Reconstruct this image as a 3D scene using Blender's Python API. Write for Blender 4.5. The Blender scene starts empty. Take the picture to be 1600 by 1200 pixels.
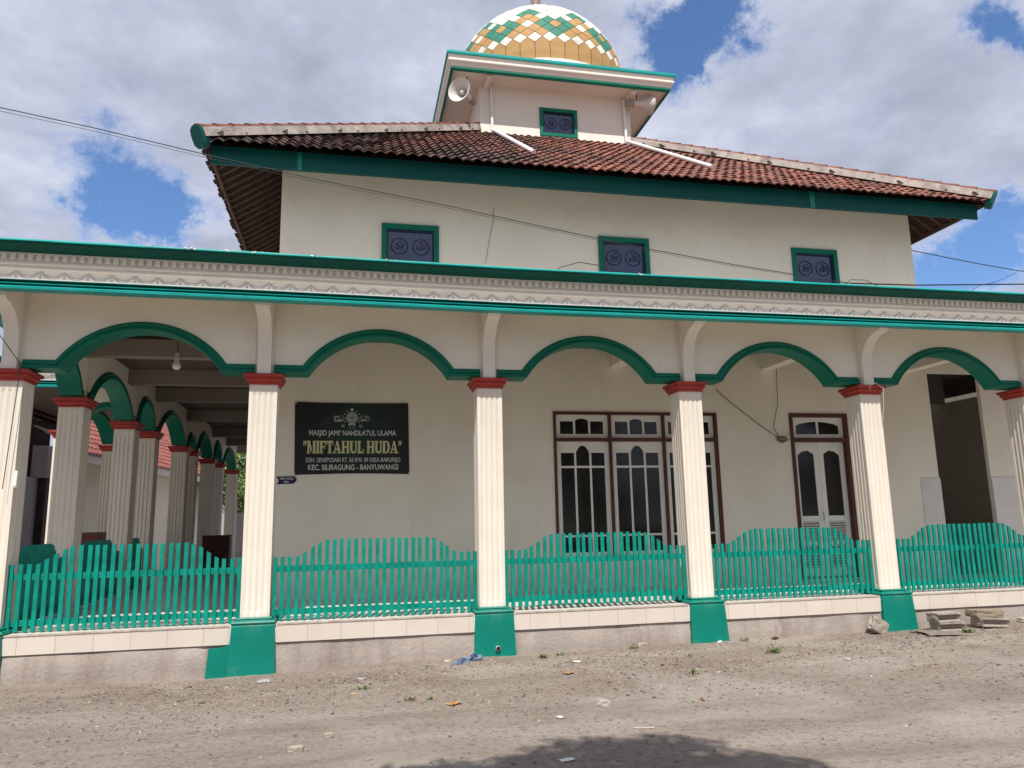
import bpy, bmesh, math, random
from math import sin, cos, pi, radians, sqrt, atan2
from mathutils import Vector, Matrix, noise, Euler
random.seed(7)
SC = bpy.context.scene
COL = SC.collection

# ---------------------------------------------------------------- camera
F_PX, PITCH, YAW, ROLL = 1181.4, 0.1782, 0.2112, -0.0204
CAM = Vector((4.1383, -10.1874, 1.1151))
fw = Vector((sin(YAW) * cos(PITCH), cos(YAW) * cos(PITCH), sin(PITCH)))
rt0 = Vector((cos(YAW), -sin(YAW), 0)); up0 = rt0.cross(fw)
rt = rt0 * cos(ROLL) + up0 * sin(ROLL); up = -rt0 * sin(ROLL) + up0 * cos(ROLL)
cd = bpy.data.cameras.new('camera'); cam = bpy.data.objects.new('camera', cd); COL.objects.link(cam)
cd.sensor_width = 36; cd.lens = F_PX / 1600 * 36; cd.clip_start = .05; cd.clip_end = 2000
M = Matrix.Identity(4)
for i in range(3):
    M[i][0] = rt[i]; M[i][1] = up[i]; M[i][2] = -fw[i]; M[i][3] = CAM[i]
cam.matrix_world = M
SC.camera = cam

# ---------------------------------------------------------------- light
SUN = Vector((-.2, -1, 1.6)).normalized()
SUN_EL = math.asin(SUN.z); SUN_ROT = atan2(SUN.x, SUN.y)
sl = bpy.data.lights.new('sun', 'SUN'); sl.energy = 3.8; sl.angle = radians(.53); sl.color = (1, .955, .885)
so = bpy.data.objects.new('sun', sl); COL.objects.link(so)
so.rotation_euler = SUN.to_track_quat('Z', 'Y').to_euler()
SC.view_settings.view_transform = 'Standard'; SC.view_settings.look = 'None'
SC.view_settings.exposure = 0.52; SC.view_settings.gamma = 1

def pixdir(u, v):
    return (fw + rt * ((u - 800) / F_PX) + up * ((600 - v) / F_PX)).normalized()

W = bpy.data.worlds.new('World'); SC.world = W; W.use_nodes = True
nt = W.node_tree; N = nt.nodes; L = nt.links; N.clear()
def nd(t, **k):
    n = N.new(t)
    for a, b in k.items():
        if a == 'ins':
            for i, val in b.items(): n.inputs[i].default_value = val
        else: setattr(n, a, b)
    return n
wo = nd('ShaderNodeOutputWorld'); bg = nd('ShaderNodeBackground', ins={1: .082})
L.new(bg.outputs[0], wo.inputs[0])
sky = nd('ShaderNodeTexSky', sky_type='NISHITA'); sky.sun_disc = False
sky.sun_elevation = SUN_EL; sky.sun_rotation = SUN_ROT % (2 * pi); sky.dust_density = .3; sky.ozone_density = 2.2; sky.air_density = 1.0
tc = nd('ShaderNodeTexCoord'); sx = nd('ShaderNodeSeparateXYZ'); L.new(tc.outputs['Generated'], sx.inputs[0])
def math_(op, a, b=None, clamp=False):
    m = nd('ShaderNodeMath', operation=op, use_clamp=clamp)
    for i, q in enumerate((a, b)):
        if q is None: continue
        if hasattr(q, 'is_linked'): L.new(q, m.inputs[i])
        else: m.inputs[i].default_value = q
    return m.outputs[0]
zz = math_('ADD', math_('MAXIMUM', sx.outputs[2], 0.0), .22)
px_ = math_('DIVIDE', sx.outputs[0], zz); py_ = math_('DIVIDE', sx.outputs[1], zz)
cb = nd('ShaderNodeCombineXYZ'); L.new(px_, cb.inputs[0]); L.new(py_, cb.inputs[1])
n1 = nd('ShaderNodeTexNoise', ins={2: 1.5, 3: 9, 4: .62}); L.new(cb.outputs[0], n1.inputs[0])
n1.inputs['Distortion'].default_value = .25
n2 = nd('ShaderNodeTexNoise', ins={2: 2.6, 3: 8, 4: .55}); L.new(cb.outputs[0], n2.inputs[0])
cov = math_('MULTIPLY', n1.outputs[0], .42)
wn = nd('ShaderNodeTexNoise', ins={2: 5, 3: 9, 4: .68}); L.new(tc.outputs['Generated'], wn.inputs[0])
wv = nd('ShaderNodeVectorMath', operation='MULTIPLY_ADD'); L.new(wn.outputs[1], wv.inputs[0]); wv.inputs[1].default_value = (.26, .26, .26); wv.inputs[2].default_value = (-.13, -.13, -.13)
wd = nd('ShaderNodeVectorMath', operation='ADD'); L.new(wv.outputs[0], wd.inputs[0]); L.new(tc.outputs['Generated'], wd.inputs[1])
# openings in the cloud deck: direction, radius, strength
gaps = [((190, 298), .075, 1.0), ((140, 345), .045, .7), ((235, 330), .035, .5), ((40, 290), .02, .2), ((1062, 55), .06, .95), ((1095, 15), .045, .6), ((1010, 95), .05, .5), ((1600, 35), .035, .95),
        ((1500, 425), .07, .85), ((1600, 405), .075, .8), ((1370, 165), .025, .4), ((1365, 240), .035, .45), ((1190, 228), .03, .4),
        ((650, 2), .03, .35), ((590, 182), .02, .15), ((965, 20), .04, .35), ((1150, 40), .03, .3)]
tot = None
for (u, v), r, s in gaps:
    d = pixdir(u, v)
    vm = nd('ShaderNodeVectorMath', operation='DISTANCE'); L.new(wd.outputs[0], vm.inputs[0]); vm.inputs[1].default_value = d
    q = math_('DIVIDE', vm.outputs['Value'], r); q = math_('POWER', q, 2.0)
    q = math_('MULTIPLY', q, -1.0); q = math_('EXPONENT', q); q = math_('MULTIPLY', q, s)
    tot = q if tot is None else math_('ADD', tot, q)
cov = math_('ADD', cov, .585)
cov = math_('SUBTRACT', cov, math_('MULTIPLY', tot, .42))
n3 = nd('ShaderNodeTexNoise', ins={2: 7, 3: 8, 4: .65}); L.new(cb.outputs[0], n3.inputs[0])
cov = math_('ADD', cov, math_('MULTIPLY', math_('SUBTRACT', n3.outputs[0], .5), .6))
cr = nd('ShaderNodeMapRange', interpolation_type='SMOOTHSTEP', ins={1: .36, 2: .66}); L.new(cov, cr.inputs[0])
# cloud tone
ct = nd('ShaderNodeValToRGB'); e = ct.color_ramp.elements
e[0].position = .34; e[0].color = (3.0, 3.25, 4.2, 1); e[1].position = .80; e[1].color = (7.4, 7.7, 8.8, 1)
em = ct.color_ramp.elements.new(.54); em.color = (4.5, 4.8, 6.0, 1)
edge = math_('MULTIPLY', math_('SUBTRACT', 1.0, cr.outputs[0]), .22)
L.new(math_('ADD', math_('ADD', math_('MULTIPLY', n2.outputs[0], .72), math_('MULTIPLY', n3.outputs[0], .34)), edge), ct.inputs[0])
mx = nd('ShaderNodeMix', data_type='RGBA'); L.new(cr.outputs[0], mx.inputs[0])
sk = nd('ShaderNodeMix', data_type='RGBA', blend_type='MULTIPLY'); sk.inputs[0].default_value = 1; L.new(sky.outputs[0], sk.inputs[6]); sk.inputs[7].default_value = (.92, 1.12, 1.38, 1); L.new(sk.outputs[2], mx.inputs[6]); L.new(ct.outputs[0], mx.inputs[7]); L.new(mx.outputs[2], bg.inputs[0])

# ---------------------------------------------------------------- materials
def mat(name, col, rough=.7, var=.12, scale=3., bump=.0, bscale=40., dirt=None, dirt_amt=.4, dscale=1.2, metal=0., spec=.4, streak=False, col2=None, coat=0):
    m = bpy.data.materials.new(name); m.use_nodes = True
    t = m.node_tree; ns = t.nodes; lk = t.links; p = ns['Principled BSDF']
    p.inputs['Roughness'].default_value = rough; p.inputs['Metallic'].default_value = metal
    p.inputs['Specular IOR Level'].default_value = spec; p.inputs['Coat Weight'].default_value = coat
    co = ns.new('ShaderNodeTexCoord'); src = co.outputs['Object']
    a = ns.new('ShaderNodeTexNoise'); a.inputs[2].default_value = scale; a.inputs[3].default_value = 6; lk.new(src, a.inputs[0])
    r = ns.new('ShaderNodeValToRGB'); r.color_ramp.elements[0].position = .3; r.color_ramp.elements[1].position = .7
    c2 = col2 or tuple(min(1, c * (1 + var)) for c in col)
    r.color_ramp.elements[0].color = tuple(c * (1 - var) for c in col) + (1,); r.color_ramp.elements[1].color = tuple(c2) + (1,)
    lk.new(a.outputs[0], r.inputs[0]); outc = r.outputs[0]
    if dirt:
        b = ns.new('ShaderNodeTexNoise'); b.inputs[2].default_value = dscale; b.inputs[3].default_value = 8; b.inputs[4].default_value = .65
        if streak:
            mp = ns.new('ShaderNodeMapping'); mp.inputs['Scale'].default_value = (4, 4, .35); lk.new(src, mp.inputs[0]); lk.new(mp.outputs[0], b.inputs[0])
        else: lk.new(src, b.inputs[0])
        mr = ns.new('ShaderNodeMapRange'); mr.inputs[1].default_value = .48; mr.inputs[2].default_value = .75; mr.inputs[4].default_value = dirt_amt
        lk.new(b.outputs[0], mr.inputs[0])
        mi = ns.new('ShaderNodeMix'); mi.data_type = 'RGBA'; lk.new(mr.outputs[0], mi.inputs[0]); lk.new(outc, mi.inputs[6])
        mi.inputs[7].default_value = tuple(dirt) + (1,); outc = mi.outputs[2]
    lk.new(outc, p.inputs['Base Color'])
    if bump:
        n = ns.new('ShaderNodeTexNoise'); n.inputs[2].default_value = bscale; n.inputs[3].default_value = 5; lk.new(src, n.inputs[0])
        bp = ns.new('ShaderNodeBump'); bp.inputs['Strength'].default_value = bump; bp.inputs['Distance'].default_value = .02
        lk.new(n.outputs[0], bp.inputs['Height']); lk.new(bp.outputs[0], p.inputs['Normal'])
    return m

CREAM = mat('cream_plaster', (.82, .775, .665), .8, .03, .8, .08, 30, dirt=(.66, .6, .5), dirt_amt=.35, dscale=.9)
WHITE = mat('white_plaster', (.8, .755, .67), .7, .05, 2, .06, 60, dirt=(.55, .5, .42), dirt_amt=.3, dscale=2)
SHAFT = mat('column_paint', (.73, .67, .575), .6, .04, 3, .1, 80, dirt=(.6, .52, .42), dirt_amt=.35, dscale=3, streak=True)
GREEN = mat('green_paint', (.002, .19, .14), .45, .14, 2.5, .05, 30, dirt=(.01, .14, .11), dirt_amt=.5, dscale=5, spec=.22)
TEAL = mat('teal_paint', (.005, .30, .28), .42, .12, 3, .08, 40, spec=.25, dirt=(.03, .34, .3), dirt_amt=.35, dscale=7)
FGREEN = mat('fence_paint', (.002, .225, .168), .48, .2, 6, .05, 30, dirt=(.005, .26, .24), dirt_amt=.6, dscale=3.0, spec=.2)
TRIM = mat('dark_green_paint', (.002, .155, .098), .45, spec=.22, var=.12, scale=3, bump=.06, bscale=40, dirt=(.01, .10, .075), dirt_amt=.5, dscale=6)
FASC = mat('fascia_paint', (.002, .075, .068), .55, .1, 2, .04, 30, dirt=(.004, .09, .075), dirt_amt=.6, dscale=1.1, spec=.2)
RED = mat('red_paint', (.36, .035, .022), .45, .12, 6, .06, 40, dirt=(.24, .04, .03), dirt_amt=.5, dscale=9)
BROWN = mat('brown_paint', (.085, .022, .012), .45, .15, 5, .05, 40)
JWHITE = mat('joinery_white', (.8, .79, .73), .5, .05, 5, .04, 40, dirt=(.5, .47, .38), dirt_amt=.3, dscale=5)
CONC = mat('concrete_plinth', (.36, .31, .275), .9, .14, 2.0, .5, 22, dirt=(.23, .18, .15), dirt_amt=.85, dscale=1.3, streak=True)
CONC2 = mat('rough_concrete', (.36, .31, .26), .95, .2, 8, .8, 25, dirt=(.2, .165, .14), dirt_amt=.7, dscale=6)
WOOD = mat('rafter_wood', (.085, .05, .035), .85, .25, 8, .3, 40)
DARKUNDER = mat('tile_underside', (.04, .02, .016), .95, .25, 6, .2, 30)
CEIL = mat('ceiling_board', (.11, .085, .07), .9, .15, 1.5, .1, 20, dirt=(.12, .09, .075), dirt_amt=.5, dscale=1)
MORT = mat('ridge_mortar', (.42, .37, .33), .95, .2, 5, .6, 30, dirt=(.13, .1, .085), dirt_amt=.95, dscale=2.6)
RIDGE = mat('ridge_tile', (.2, .075, .05), .85, .3, 5, .4, 30, dirt=(.09, .055, .045), dirt_amt=.8, dscale=3)
PIPE = mat('pvc_white', (.8, .79, .77), .35, .04, 4, 0)
HORN = mat('horn_grey', (.6, .58, .53), .45, .05, 4, 0)
DARKM = mat('dark_metal', (.05, .045, .045), .6, .2, 4, 0)
CABLE = mat('cable_black', (.02, .018, .018), .6, .1, 4, 0)
WIREB = mat('wire_brown', (.12, .085, .06), .6, .1, 4, 0)
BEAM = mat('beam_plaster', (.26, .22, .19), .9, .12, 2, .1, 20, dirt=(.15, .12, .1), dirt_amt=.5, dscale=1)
LILAC = mat('grey_lilac_wall', (.42, .40, .43), .85, .08, 1.5, .1, 20, dirt=(.3, .27, .27), dirt_amt=.5, dscale=1.5)
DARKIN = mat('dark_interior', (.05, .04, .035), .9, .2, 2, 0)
CABW = mat('cabinet_wood', (.10, .045, .028), .6, .3, 4, .1, 20)
STEEL = mat('dome_steel', (.6, .56, .54), .25, .1, 4, 0, metal=.9)
SEAM = mat('dome_seam', (.09, .075, .05), .7, .1, 4, 0)

def weather(m, col, amt, scale, lo, hi, stretch=(1, 1, 1), det=9, ro=.7):
    t = m.node_tree; ns = t.nodes; lk = t.links; p = ns['Principled BSDF']; src = p.inputs['Base Color'].links[0].from_socket
    co = ns.new('ShaderNodeTexCoord'); mp = ns.new('ShaderNodeMapping'); mp.inputs['Scale'].default_value = stretch; mp.inputs['Location'].default_value = (scale, lo * 10, amt * 7)
    lk.new(co.outputs['Object'], mp.inputs[0]); n = ns.new('ShaderNodeTexNoise'); n.inputs[2].default_value = scale; n.inputs[3].default_value = det; n.inputs[4].default_value = ro; lk.new(mp.outputs[0], n.inputs[0])
    mr = ns.new('ShaderNodeMapRange'); mr.inputs[1].default_value = lo; mr.inputs[2].default_value = hi; mr.inputs[4].default_value = amt; lk.new(n.outputs[0], mr.inputs[0])
    mi = ns.new('ShaderNodeMix'); mi.data_type = 'RGBA'; lk.new(mr.outputs[0], mi.inputs[0]); lk.new(src, mi.inputs[6]); mi.inputs[7].default_value = tuple(col) + (1,); lk.new(mi.outputs[2], p.inputs['Base Color'])
weather(CREAM, (.42, .35, .26), .17, 2.2, .56, .75, (3.5, 3.5, .22)); weather(CREAM, (.66, .6, .5), .4, .55, .54, .7); weather(CREAM, (.3, .25, .19), .5, 9, .70, .76)
weather(WHITE, (.36, .3, .24), .4, 3, .58, .75, (4, 4, .5)); weather(WHITE, (.3, .25, .2), .5, 11, .68, .75)
weather(SHAFT, (.45, .37, .29), .4, 5, .6, .74, (2, 2, .3)); weather(SHAFT, (.4, .34, .28), .5, 26, .68, .74)
weather(GREEN, (.09, .22, .17), .45, 4, .55, .72); weather(GREEN, (.28, .24, .19), .5, 16, .69, .75)
weather(FGREEN, (.03, .34, .27), .5, 9, .56, .7); weather(FGREEN, (.02, .12, .09), .5, 7, .6, .72, (1, 1, .4))
weather(TRIM, (.03, .17, .12), .4, 6, .56, .7); weather(TEAL, (.2, .42, .38), .5, 12, .66, .74, (.5, 1, 1)); weather(RED, (.3, .12, .09), .4, 12, .6, .7)
weather(CONC, (.5, .45, .4), .5, 2.5, .58, .72, (1, 1, .6)); weather(CONC, (.17, .13, .10), .6, 7, .62, .72)
def glass(name, col, rough=.06, spec=.8):
    m = mat(name, col, rough, .3, 1.2, .03, 3, spec=spec); return m
GLASS = glass('dark_window_glass', (.008, .009, .009), .12, .5)
BGLASS = glass('blue_window_glass', (.018, .034, .10), .13, .9)
MEDAL = mat('blue_relief', (.01, .018, .05), .3, .1, 4, 0)

def panel(name, col, streaky):
    return mat(name, col, .6, .08, 3, .03, 8, dirt=streaky, dirt_amt=.55, dscale=5, spec=.15)
P_GOLD = panel('dome_gold', (.46, .27, .11), (.4, .25, .11))
P_WHITE = panel('dome_white', (.74, .72, .64), (.36, .30, .27))
P_GREEN = panel('dome_green', (.05, .22, .15), (.1, .25, .18))

def tilemat(name, base, dark, lo=.45, hi=.62, cw=.18, rl=.36, ax=0):
    m = bpy.data.materials.new(name); m.use_nodes = True
    t = m.node_tree; ns = t.nodes; lk = t.links; p = ns['Principled BSDF']; p.inputs['Roughness'].default_value = .85
    at = ns.new('ShaderNodeAttribute'); at.attribute_name = 'tint'
    r = ns.new('ShaderNodeValToRGB'); e = r.color_ramp.elements
    e[0].color = tuple(c * .45 for c in base) + (1,); e[1].color = tuple(min(1, c * 1.35) for c in base) + (1,)
    lk.new(at.outputs['Fac'], r.inputs[0])
    co = ns.new('ShaderNodeTexCoord')
    n = ns.new('ShaderNodeTexNoise'); n.inputs[2].default_value = .55; n.inputs[3].default_value = 9; n.inputs[4].default_value = .72
    lk.new(co.outputs['Object'], n.inputs[0])
    sp = ns.new('ShaderNodeSeparateXYZ'); lk.new(co.outputs['Object'], sp.inputs[0])
    g = ns.new('ShaderNodeMapRange'); g.inputs[1].default_value = 3; g.inputs[2].default_value = 9; g.inputs[3].default_value = .2; g.inputs[4].default_value = -.05; lk.new(sp.outputs[0], g.inputs[0])
    ad = ns.new('ShaderNodeMath'); lk.new(n.outputs[0], ad.inputs[0]); lk.new(g.outputs[0], ad.inputs[1])
    mr = ns.new('ShaderNodeMapRange'); mr.inputs[1].default_value = lo; mr.inputs[2].default_value = hi; mr.inputs[4].default_value = .9; lk.new(ad.outputs[0], mr.inputs[0])
    mi = ns.new('ShaderNodeMix'); mi.data_type = 'RGBA'; lk.new(mr.outputs[0], mi.inputs[0]); lk.new(r.outputs[0], mi.inputs[6]); mi.inputs[7].default_value = dark + (1,)
    n2 = ns.new('ShaderNodeTexNoise'); n2.inputs[2].default_value = 22; n2.inputs[3].default_value = 4; lk.new(co.outputs['Object'], n2.inputs[0])
    mr2 = ns.new('ShaderNodeMapRange'); mr2.inputs[1].default_value = .6; mr2.inputs[2].default_value = .72; mr2.inputs[4].default_value = .5; lk.new(n2.outputs[0], mr2.inputs[0])
    mi2 = ns.new('ShaderNodeMix'); mi2.data_type = 'RGBA'; lk.new(mr2.outputs[0], mi2.inputs[0]); lk.new(mi.outputs[2], mi2.inputs[6]); mi2.inputs[7].default_value = (.3, .27, .24, 1)
    lk.new(mi2.outputs[2], p.inputs['Base Color'])
    bp = ns.new('ShaderNodeBump'); bp.inputs['Strength'].default_value = .4; bp.inputs['Distance'].default_value = .02; lk.new(n2.outputs[0], bp.inputs['Height']); lk.new(bp.outputs[0], p.inputs['Normal'])
    return m
SWAG = mat('shaded_relief', (.5, .48, .45), .85, .08, 4, 0)  # greyer than the frieze: relief shading of the swags put into the colour
COVE_SHADE = mat('shaded_teal', (.001, .07, .05), .55, .12, 3, .05, 40, spec=.15)  # darkened teal, paints the shade in the cornice and moulding recesses
TILE = tilemat('clay_tile', (.225, .082, .056), (.05, .035, .03))
PINKT = tilemat('red_painted_tile', (.24, .075, .06), (.25, .07, .06), .7, .9)

def brickmat(name, axis, bw, bh, col, mortar, off=0., msize=.004, dirt=(.5, .4, .3)):
    m = bpy.data.materials.new(name); m.use_nodes = True
    t = m.node_tree; ns = t.nodes; lk = t.links; p = ns['Principled BSDF']; p.inputs['Roughness'].default_value = .35
    co = ns.new('ShaderNodeTexCoord'); sp = ns.new('ShaderNodeSeparateXYZ'); lk.new(co.outputs['Object'], sp.inputs[0])
    cbn = ns.new('ShaderNodeCombineXYZ'); lk.new(sp.outputs[axis[0]], cbn.inputs[0]); lk.new(sp.outputs[axis[1]], cbn.inputs[1])
    b = ns.new('ShaderNodeTexBrick'); b.offset = off; b.inputs['Scale'].default_value = 1
    b.inputs['Brick Width'].default_value = bw; b.inputs['Row Height'].default_value = bh; b.inputs['Mortar Size'].default_value = msize
    b.inputs['Color1'].default_value = col + (1,); b.inputs['Color2'].default_value = tuple(c * .93 for c in col) + (1,); b.inputs['Mortar'].default_value = mortar + (1,)
    lk.new(cbn.outputs[0], b.inputs[0])
    n = ns.new('ShaderNodeTexNoise'); n.inputs[2].default_value = 3; n.inputs[3].default_value = 8; lk.new(co.outputs['Object'], n.inputs[0])
    mr = ns.new('ShaderNodeMapRange'); mr.inputs[1].default_value = .5; mr.inputs[2].default_value = .75; mr.inputs[4].default_value = .45; lk.new(n.outputs[0], mr.inputs[0])
    mi = ns.new('ShaderNodeMix'); mi.data_type = 'RGBA'; lk.new(mr.outputs[0], mi.inputs[0]); lk.new(b.outputs[0], mi.inputs[6]); mi.inputs[7].default_value = dirt + (1,)
    lk.new(mi.outputs[2], p.inputs['Base Color']); return m
TILEF = brickmat('step_tiles', (0, 2), .405, .6, (.68, .61, .54), (.42, .36, .31), dirt=(.6, .5, .41))
FLOORT = brickmat('floor_tiles', (0, 1), .3, .3, (.68, .66, .61), (.4, .36, .32), dirt=(.5, .46, .4))
DADO = brickmat('dado_tiles', (0, 2), .25, .2, (.72, .70, .66), (.6, .57, .53), dirt=(.6, .55, .5))

# ---------------------------------------------------------------- mesh helpers
class MB:
    def __init__(s): s.v = []; s.f = []; s.m = []; s.tint = []
    def add(s, vs, fs, m=0, tint=0.):
        o = len(s.v); s.v += [tuple(q) for q in vs]
        for f in fs: s.f.append([i + o for i in f]); s.m.append(m); s.tint.append(tint)
    def box(s, x0, y0, z0, x1, y1, z1, m=0):
        s.add([(x0, y0, z0), (x1, y0, z0), (x1, y1, z0), (x0, y1, z0), (x0, y0, z1), (x1, y0, z1), (x1, y1, z1), (x0, y1, z1)],
              [(0, 3, 2, 1), (4, 5, 6, 7), (0, 1, 5, 4), (1, 2, 6, 5), (2, 3, 7, 6), (3, 0, 4, 7)], m)
    def obox(s, c, a, b, d, m=0, tint=0.):
        c = Vector(c); a = Vector(a); b = Vector(b); d = Vector(d)
        P = [c + a * i + b * j + d * k for k in (-1, 1) for i, j in ((-1, -1), (1, -1), (1, 1), (-1, 1))]
        s.add(P, [(0, 3, 2, 1), (4, 5, 6, 7), (0, 1, 5, 4), (1, 2, 6, 5), (2, 3, 7, 6), (3, 0, 4, 7)], m, tint)
    def bar(s, p, q, w, h, m=0, upv=(0, 0, 1)):
        p = Vector(p); q = Vector(q); d = (q - p); a = d.normalized(); b = a.cross(Vector(upv)).normalized(); c = b.cross(a)
        s.obox((p + q) / 2, d / 2, b * w / 2, c * h / 2, m)
    def tube(s, pts, r, n=8, m=0, cap=True):
        pts = [Vector(p) for p in pts]; o = len(s.v); k = len(pts)
        ref = Vector((0, 0, 1))
        for i, p in enumerate(pts):
            t = (pts[min(i + 1, k - 1)] - pts[max(i - 1, 0)]).normalized()
            a = t.cross(ref)
            if a.length < .05: a = t.cross(Vector((1, 0, 0)))
            a.normalize(); b = t.cross(a); rr = r[i] if isinstance(r, (list, tuple)) else r
            for j in range(n): s.v.append(tuple(p + (a * cos(2 * pi * j / n) + b * sin(2 * pi * j / n)) * rr))
        for i in range(k - 1):
            for j in range(n):
                s.f.append([o + i * n + j, o + i * n + (j + 1) % n, o + (i + 1) * n + (j + 1) % n, o + (i + 1) * n + j]); s.m.append(m); s.tint.append(0)
        if cap:
            s.f.append([o + j for j in range(n)][::-1]); s.m.append(m); s.tint.append(0)
            s.f.append([o + (k - 1) * n + j for j in range(n)]); s.m.append(m); s.tint.append(0)
    def lathe(s, c, prof, n=24, m=0, rot=None, closed=False):
        c = Vector(c); o = len(s.v)
        for r, z in prof:
            for j in range(n):
                p = Vector((r * cos(2 * pi * j / n), r * sin(2 * pi * j / n), z))
                if rot: p = rot @ p
                s.v.append(tuple(c + p))
        for i in range(len(prof) - 1):
            for j in range(n):
                s.f.append([o + i * n + j, o + i * n + (j + 1) % n, o + (i + 1) * n + (j + 1) % n, o + (i + 1) * n + j]); s.m.append(m); s.tint.append(0)
    def prism(s, poly, y0, y1, m=0, fmap=None):
        k = len(poly); vs = [(x, y0, z) for x, z in poly] + [(x, y1, z) for x, z in poly]
        fs = [list(range(k)), list(range(k, 2 * k))[::-1]] + [(i, i + k, (i + 1) % k + k, (i + 1) % k) for i in range(k)]
        s.add(vs, fs, m)
    def build(s, name, mats, parent=None, smooth=False, xf=None, recalc=True):
        me = bpy.data.meshes.new(name)
        v = s.v if xf is None else [tuple(xf @ Vector(p)) for p in s.v]
        me.from_pydata(v, [], s.f)
        for mm in (mats if isinstance(mats, (list, tuple)) else [mats]): me.materials.append(mm)
        me.polygons.foreach_set('material_index', s.m)
        if any(s.tint):
            at = me.attributes.new('tint', 'FLOAT', 'FACE'); at.data.foreach_set('value', s.tint)
        if recalc:
            bm = bmesh.new(); bm.from_mesh(me); bmesh.ops.recalc_face_normals(bm, faces=bm.faces); bm.to_mesh(me); bm.free()
        if smooth:
            me.polygons.foreach_set('use_smooth', [True] * len(me.polygons))
            if smooth != 'all':
                try: me.set_sharp_from_angle(angle=radians(35))
                except Exception: pass
        me.update()
        o = bpy.data.objects.new(name, me); COL.objects.link(o)
        if parent: o.parent = parent
        return o

def tag(o, label=None, cat=None, group=None, kind=None):
    if label: o['label'] = label
    if cat: o['category'] = cat
    if group: o['group'] = group
    if kind: o['kind'] = kind
    return o
def thing(name, label, cat, loc=(0, 0, 0), rz=0, group=None):
    o = bpy.data.objects.new(name, None); COL.objects.link(o); o.location = loc; o.rotation_euler = (0, 0, rz)
    o.empty_display_size = .2
    return tag(o, label, cat, group)
def dup(o, parent=None, loc=None, rz=None):
    c = o.copy(); COL.objects.link(c); c.parent = parent
    if loc is not None: c.location = loc
    if rz is not None: c.rotation_euler = (0, 0, rz)
    for ch in list(o.children): dup(ch, c)
    return c
def swap_axes(x, y, z): return None
# side row frame: local x runs along world +y, local y (depth) runs along world -x
def side_xf(x0, y0=0.):
    return Matrix(((0, -1, 0, x0), (1, 0, 0, y0), (0, 0, 1, 0), (0, 0, 0, 1)))

# ================================================================= GROUND
GX = [(-2, -.64), (0.3, -.62), (2.5, -.67), (5.7, -.595), (8.7, -.585), (11.7, -.58), (14.1, -.53), (19, -.5)]
def zfac(x):
    if x <= GX[0][0]: return GX[0][1]
    for (a, za), (b, zb) in zip(GX, GX[1:]):
        if x <= b: return za + (zb - za) * (x - a) / (b - a)
    return GX[-1][1]
def gz(x, y):
    t = min(1, max(0, (-y - .3) / 2.5)); t = t * t * (3 - 2 * t)
    z = zfac(x) * (1 - t) + (-.635) * t
    if abs(x - 7) < 20 and -16 < y < 6:
        k = noise.noise(Vector((x * .7, y * .9, 3))) * .022 + noise.noise(Vector((x * 3, y * 3, 1))) * .009
        f = 1 if y > -3 else .6
        k += (noise.noise(Vector((x * 8, y * 8, 5))) * .009 + noise.noise(Vector((x * 17, y * 17, 8))) * .006) * f * (1 if -3.2 < y else .35)
        z += k
        z += -.018 * math.exp(-((y + 4.2 + .1 * x - .4) / .35) ** 2)
    return z
def lines(a, b, st, lo, hi):
    r = []; q = a
    while q <= b: r.append(q); q += st
    s = st; q = a
    while q > lo: s *= 1.5; q -= s; r.insert(0, q)
    s = st; q = r[-1]
    while q < hi: s *= 1.5; q += s; r.append(q)
    return r
gxs = lines(-1.5, 16, .045, -500, 500); gys = lines(-7.0, .05, .04, -500, 500)
mb = MB(); nx = len(gxs)
for y in gys:
    for x in gxs: mb.v.append((x, y, gz(x, y)))
for j in range(len(gys) - 1):
    for i in range(nx - 1):
        mb.f.append([j * nx + i, j * nx + i + 1, (j + 1) * nx + i + 1, (j + 1) * nx + i]); mb.m.append(0); mb.tint.append(0)
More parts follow.
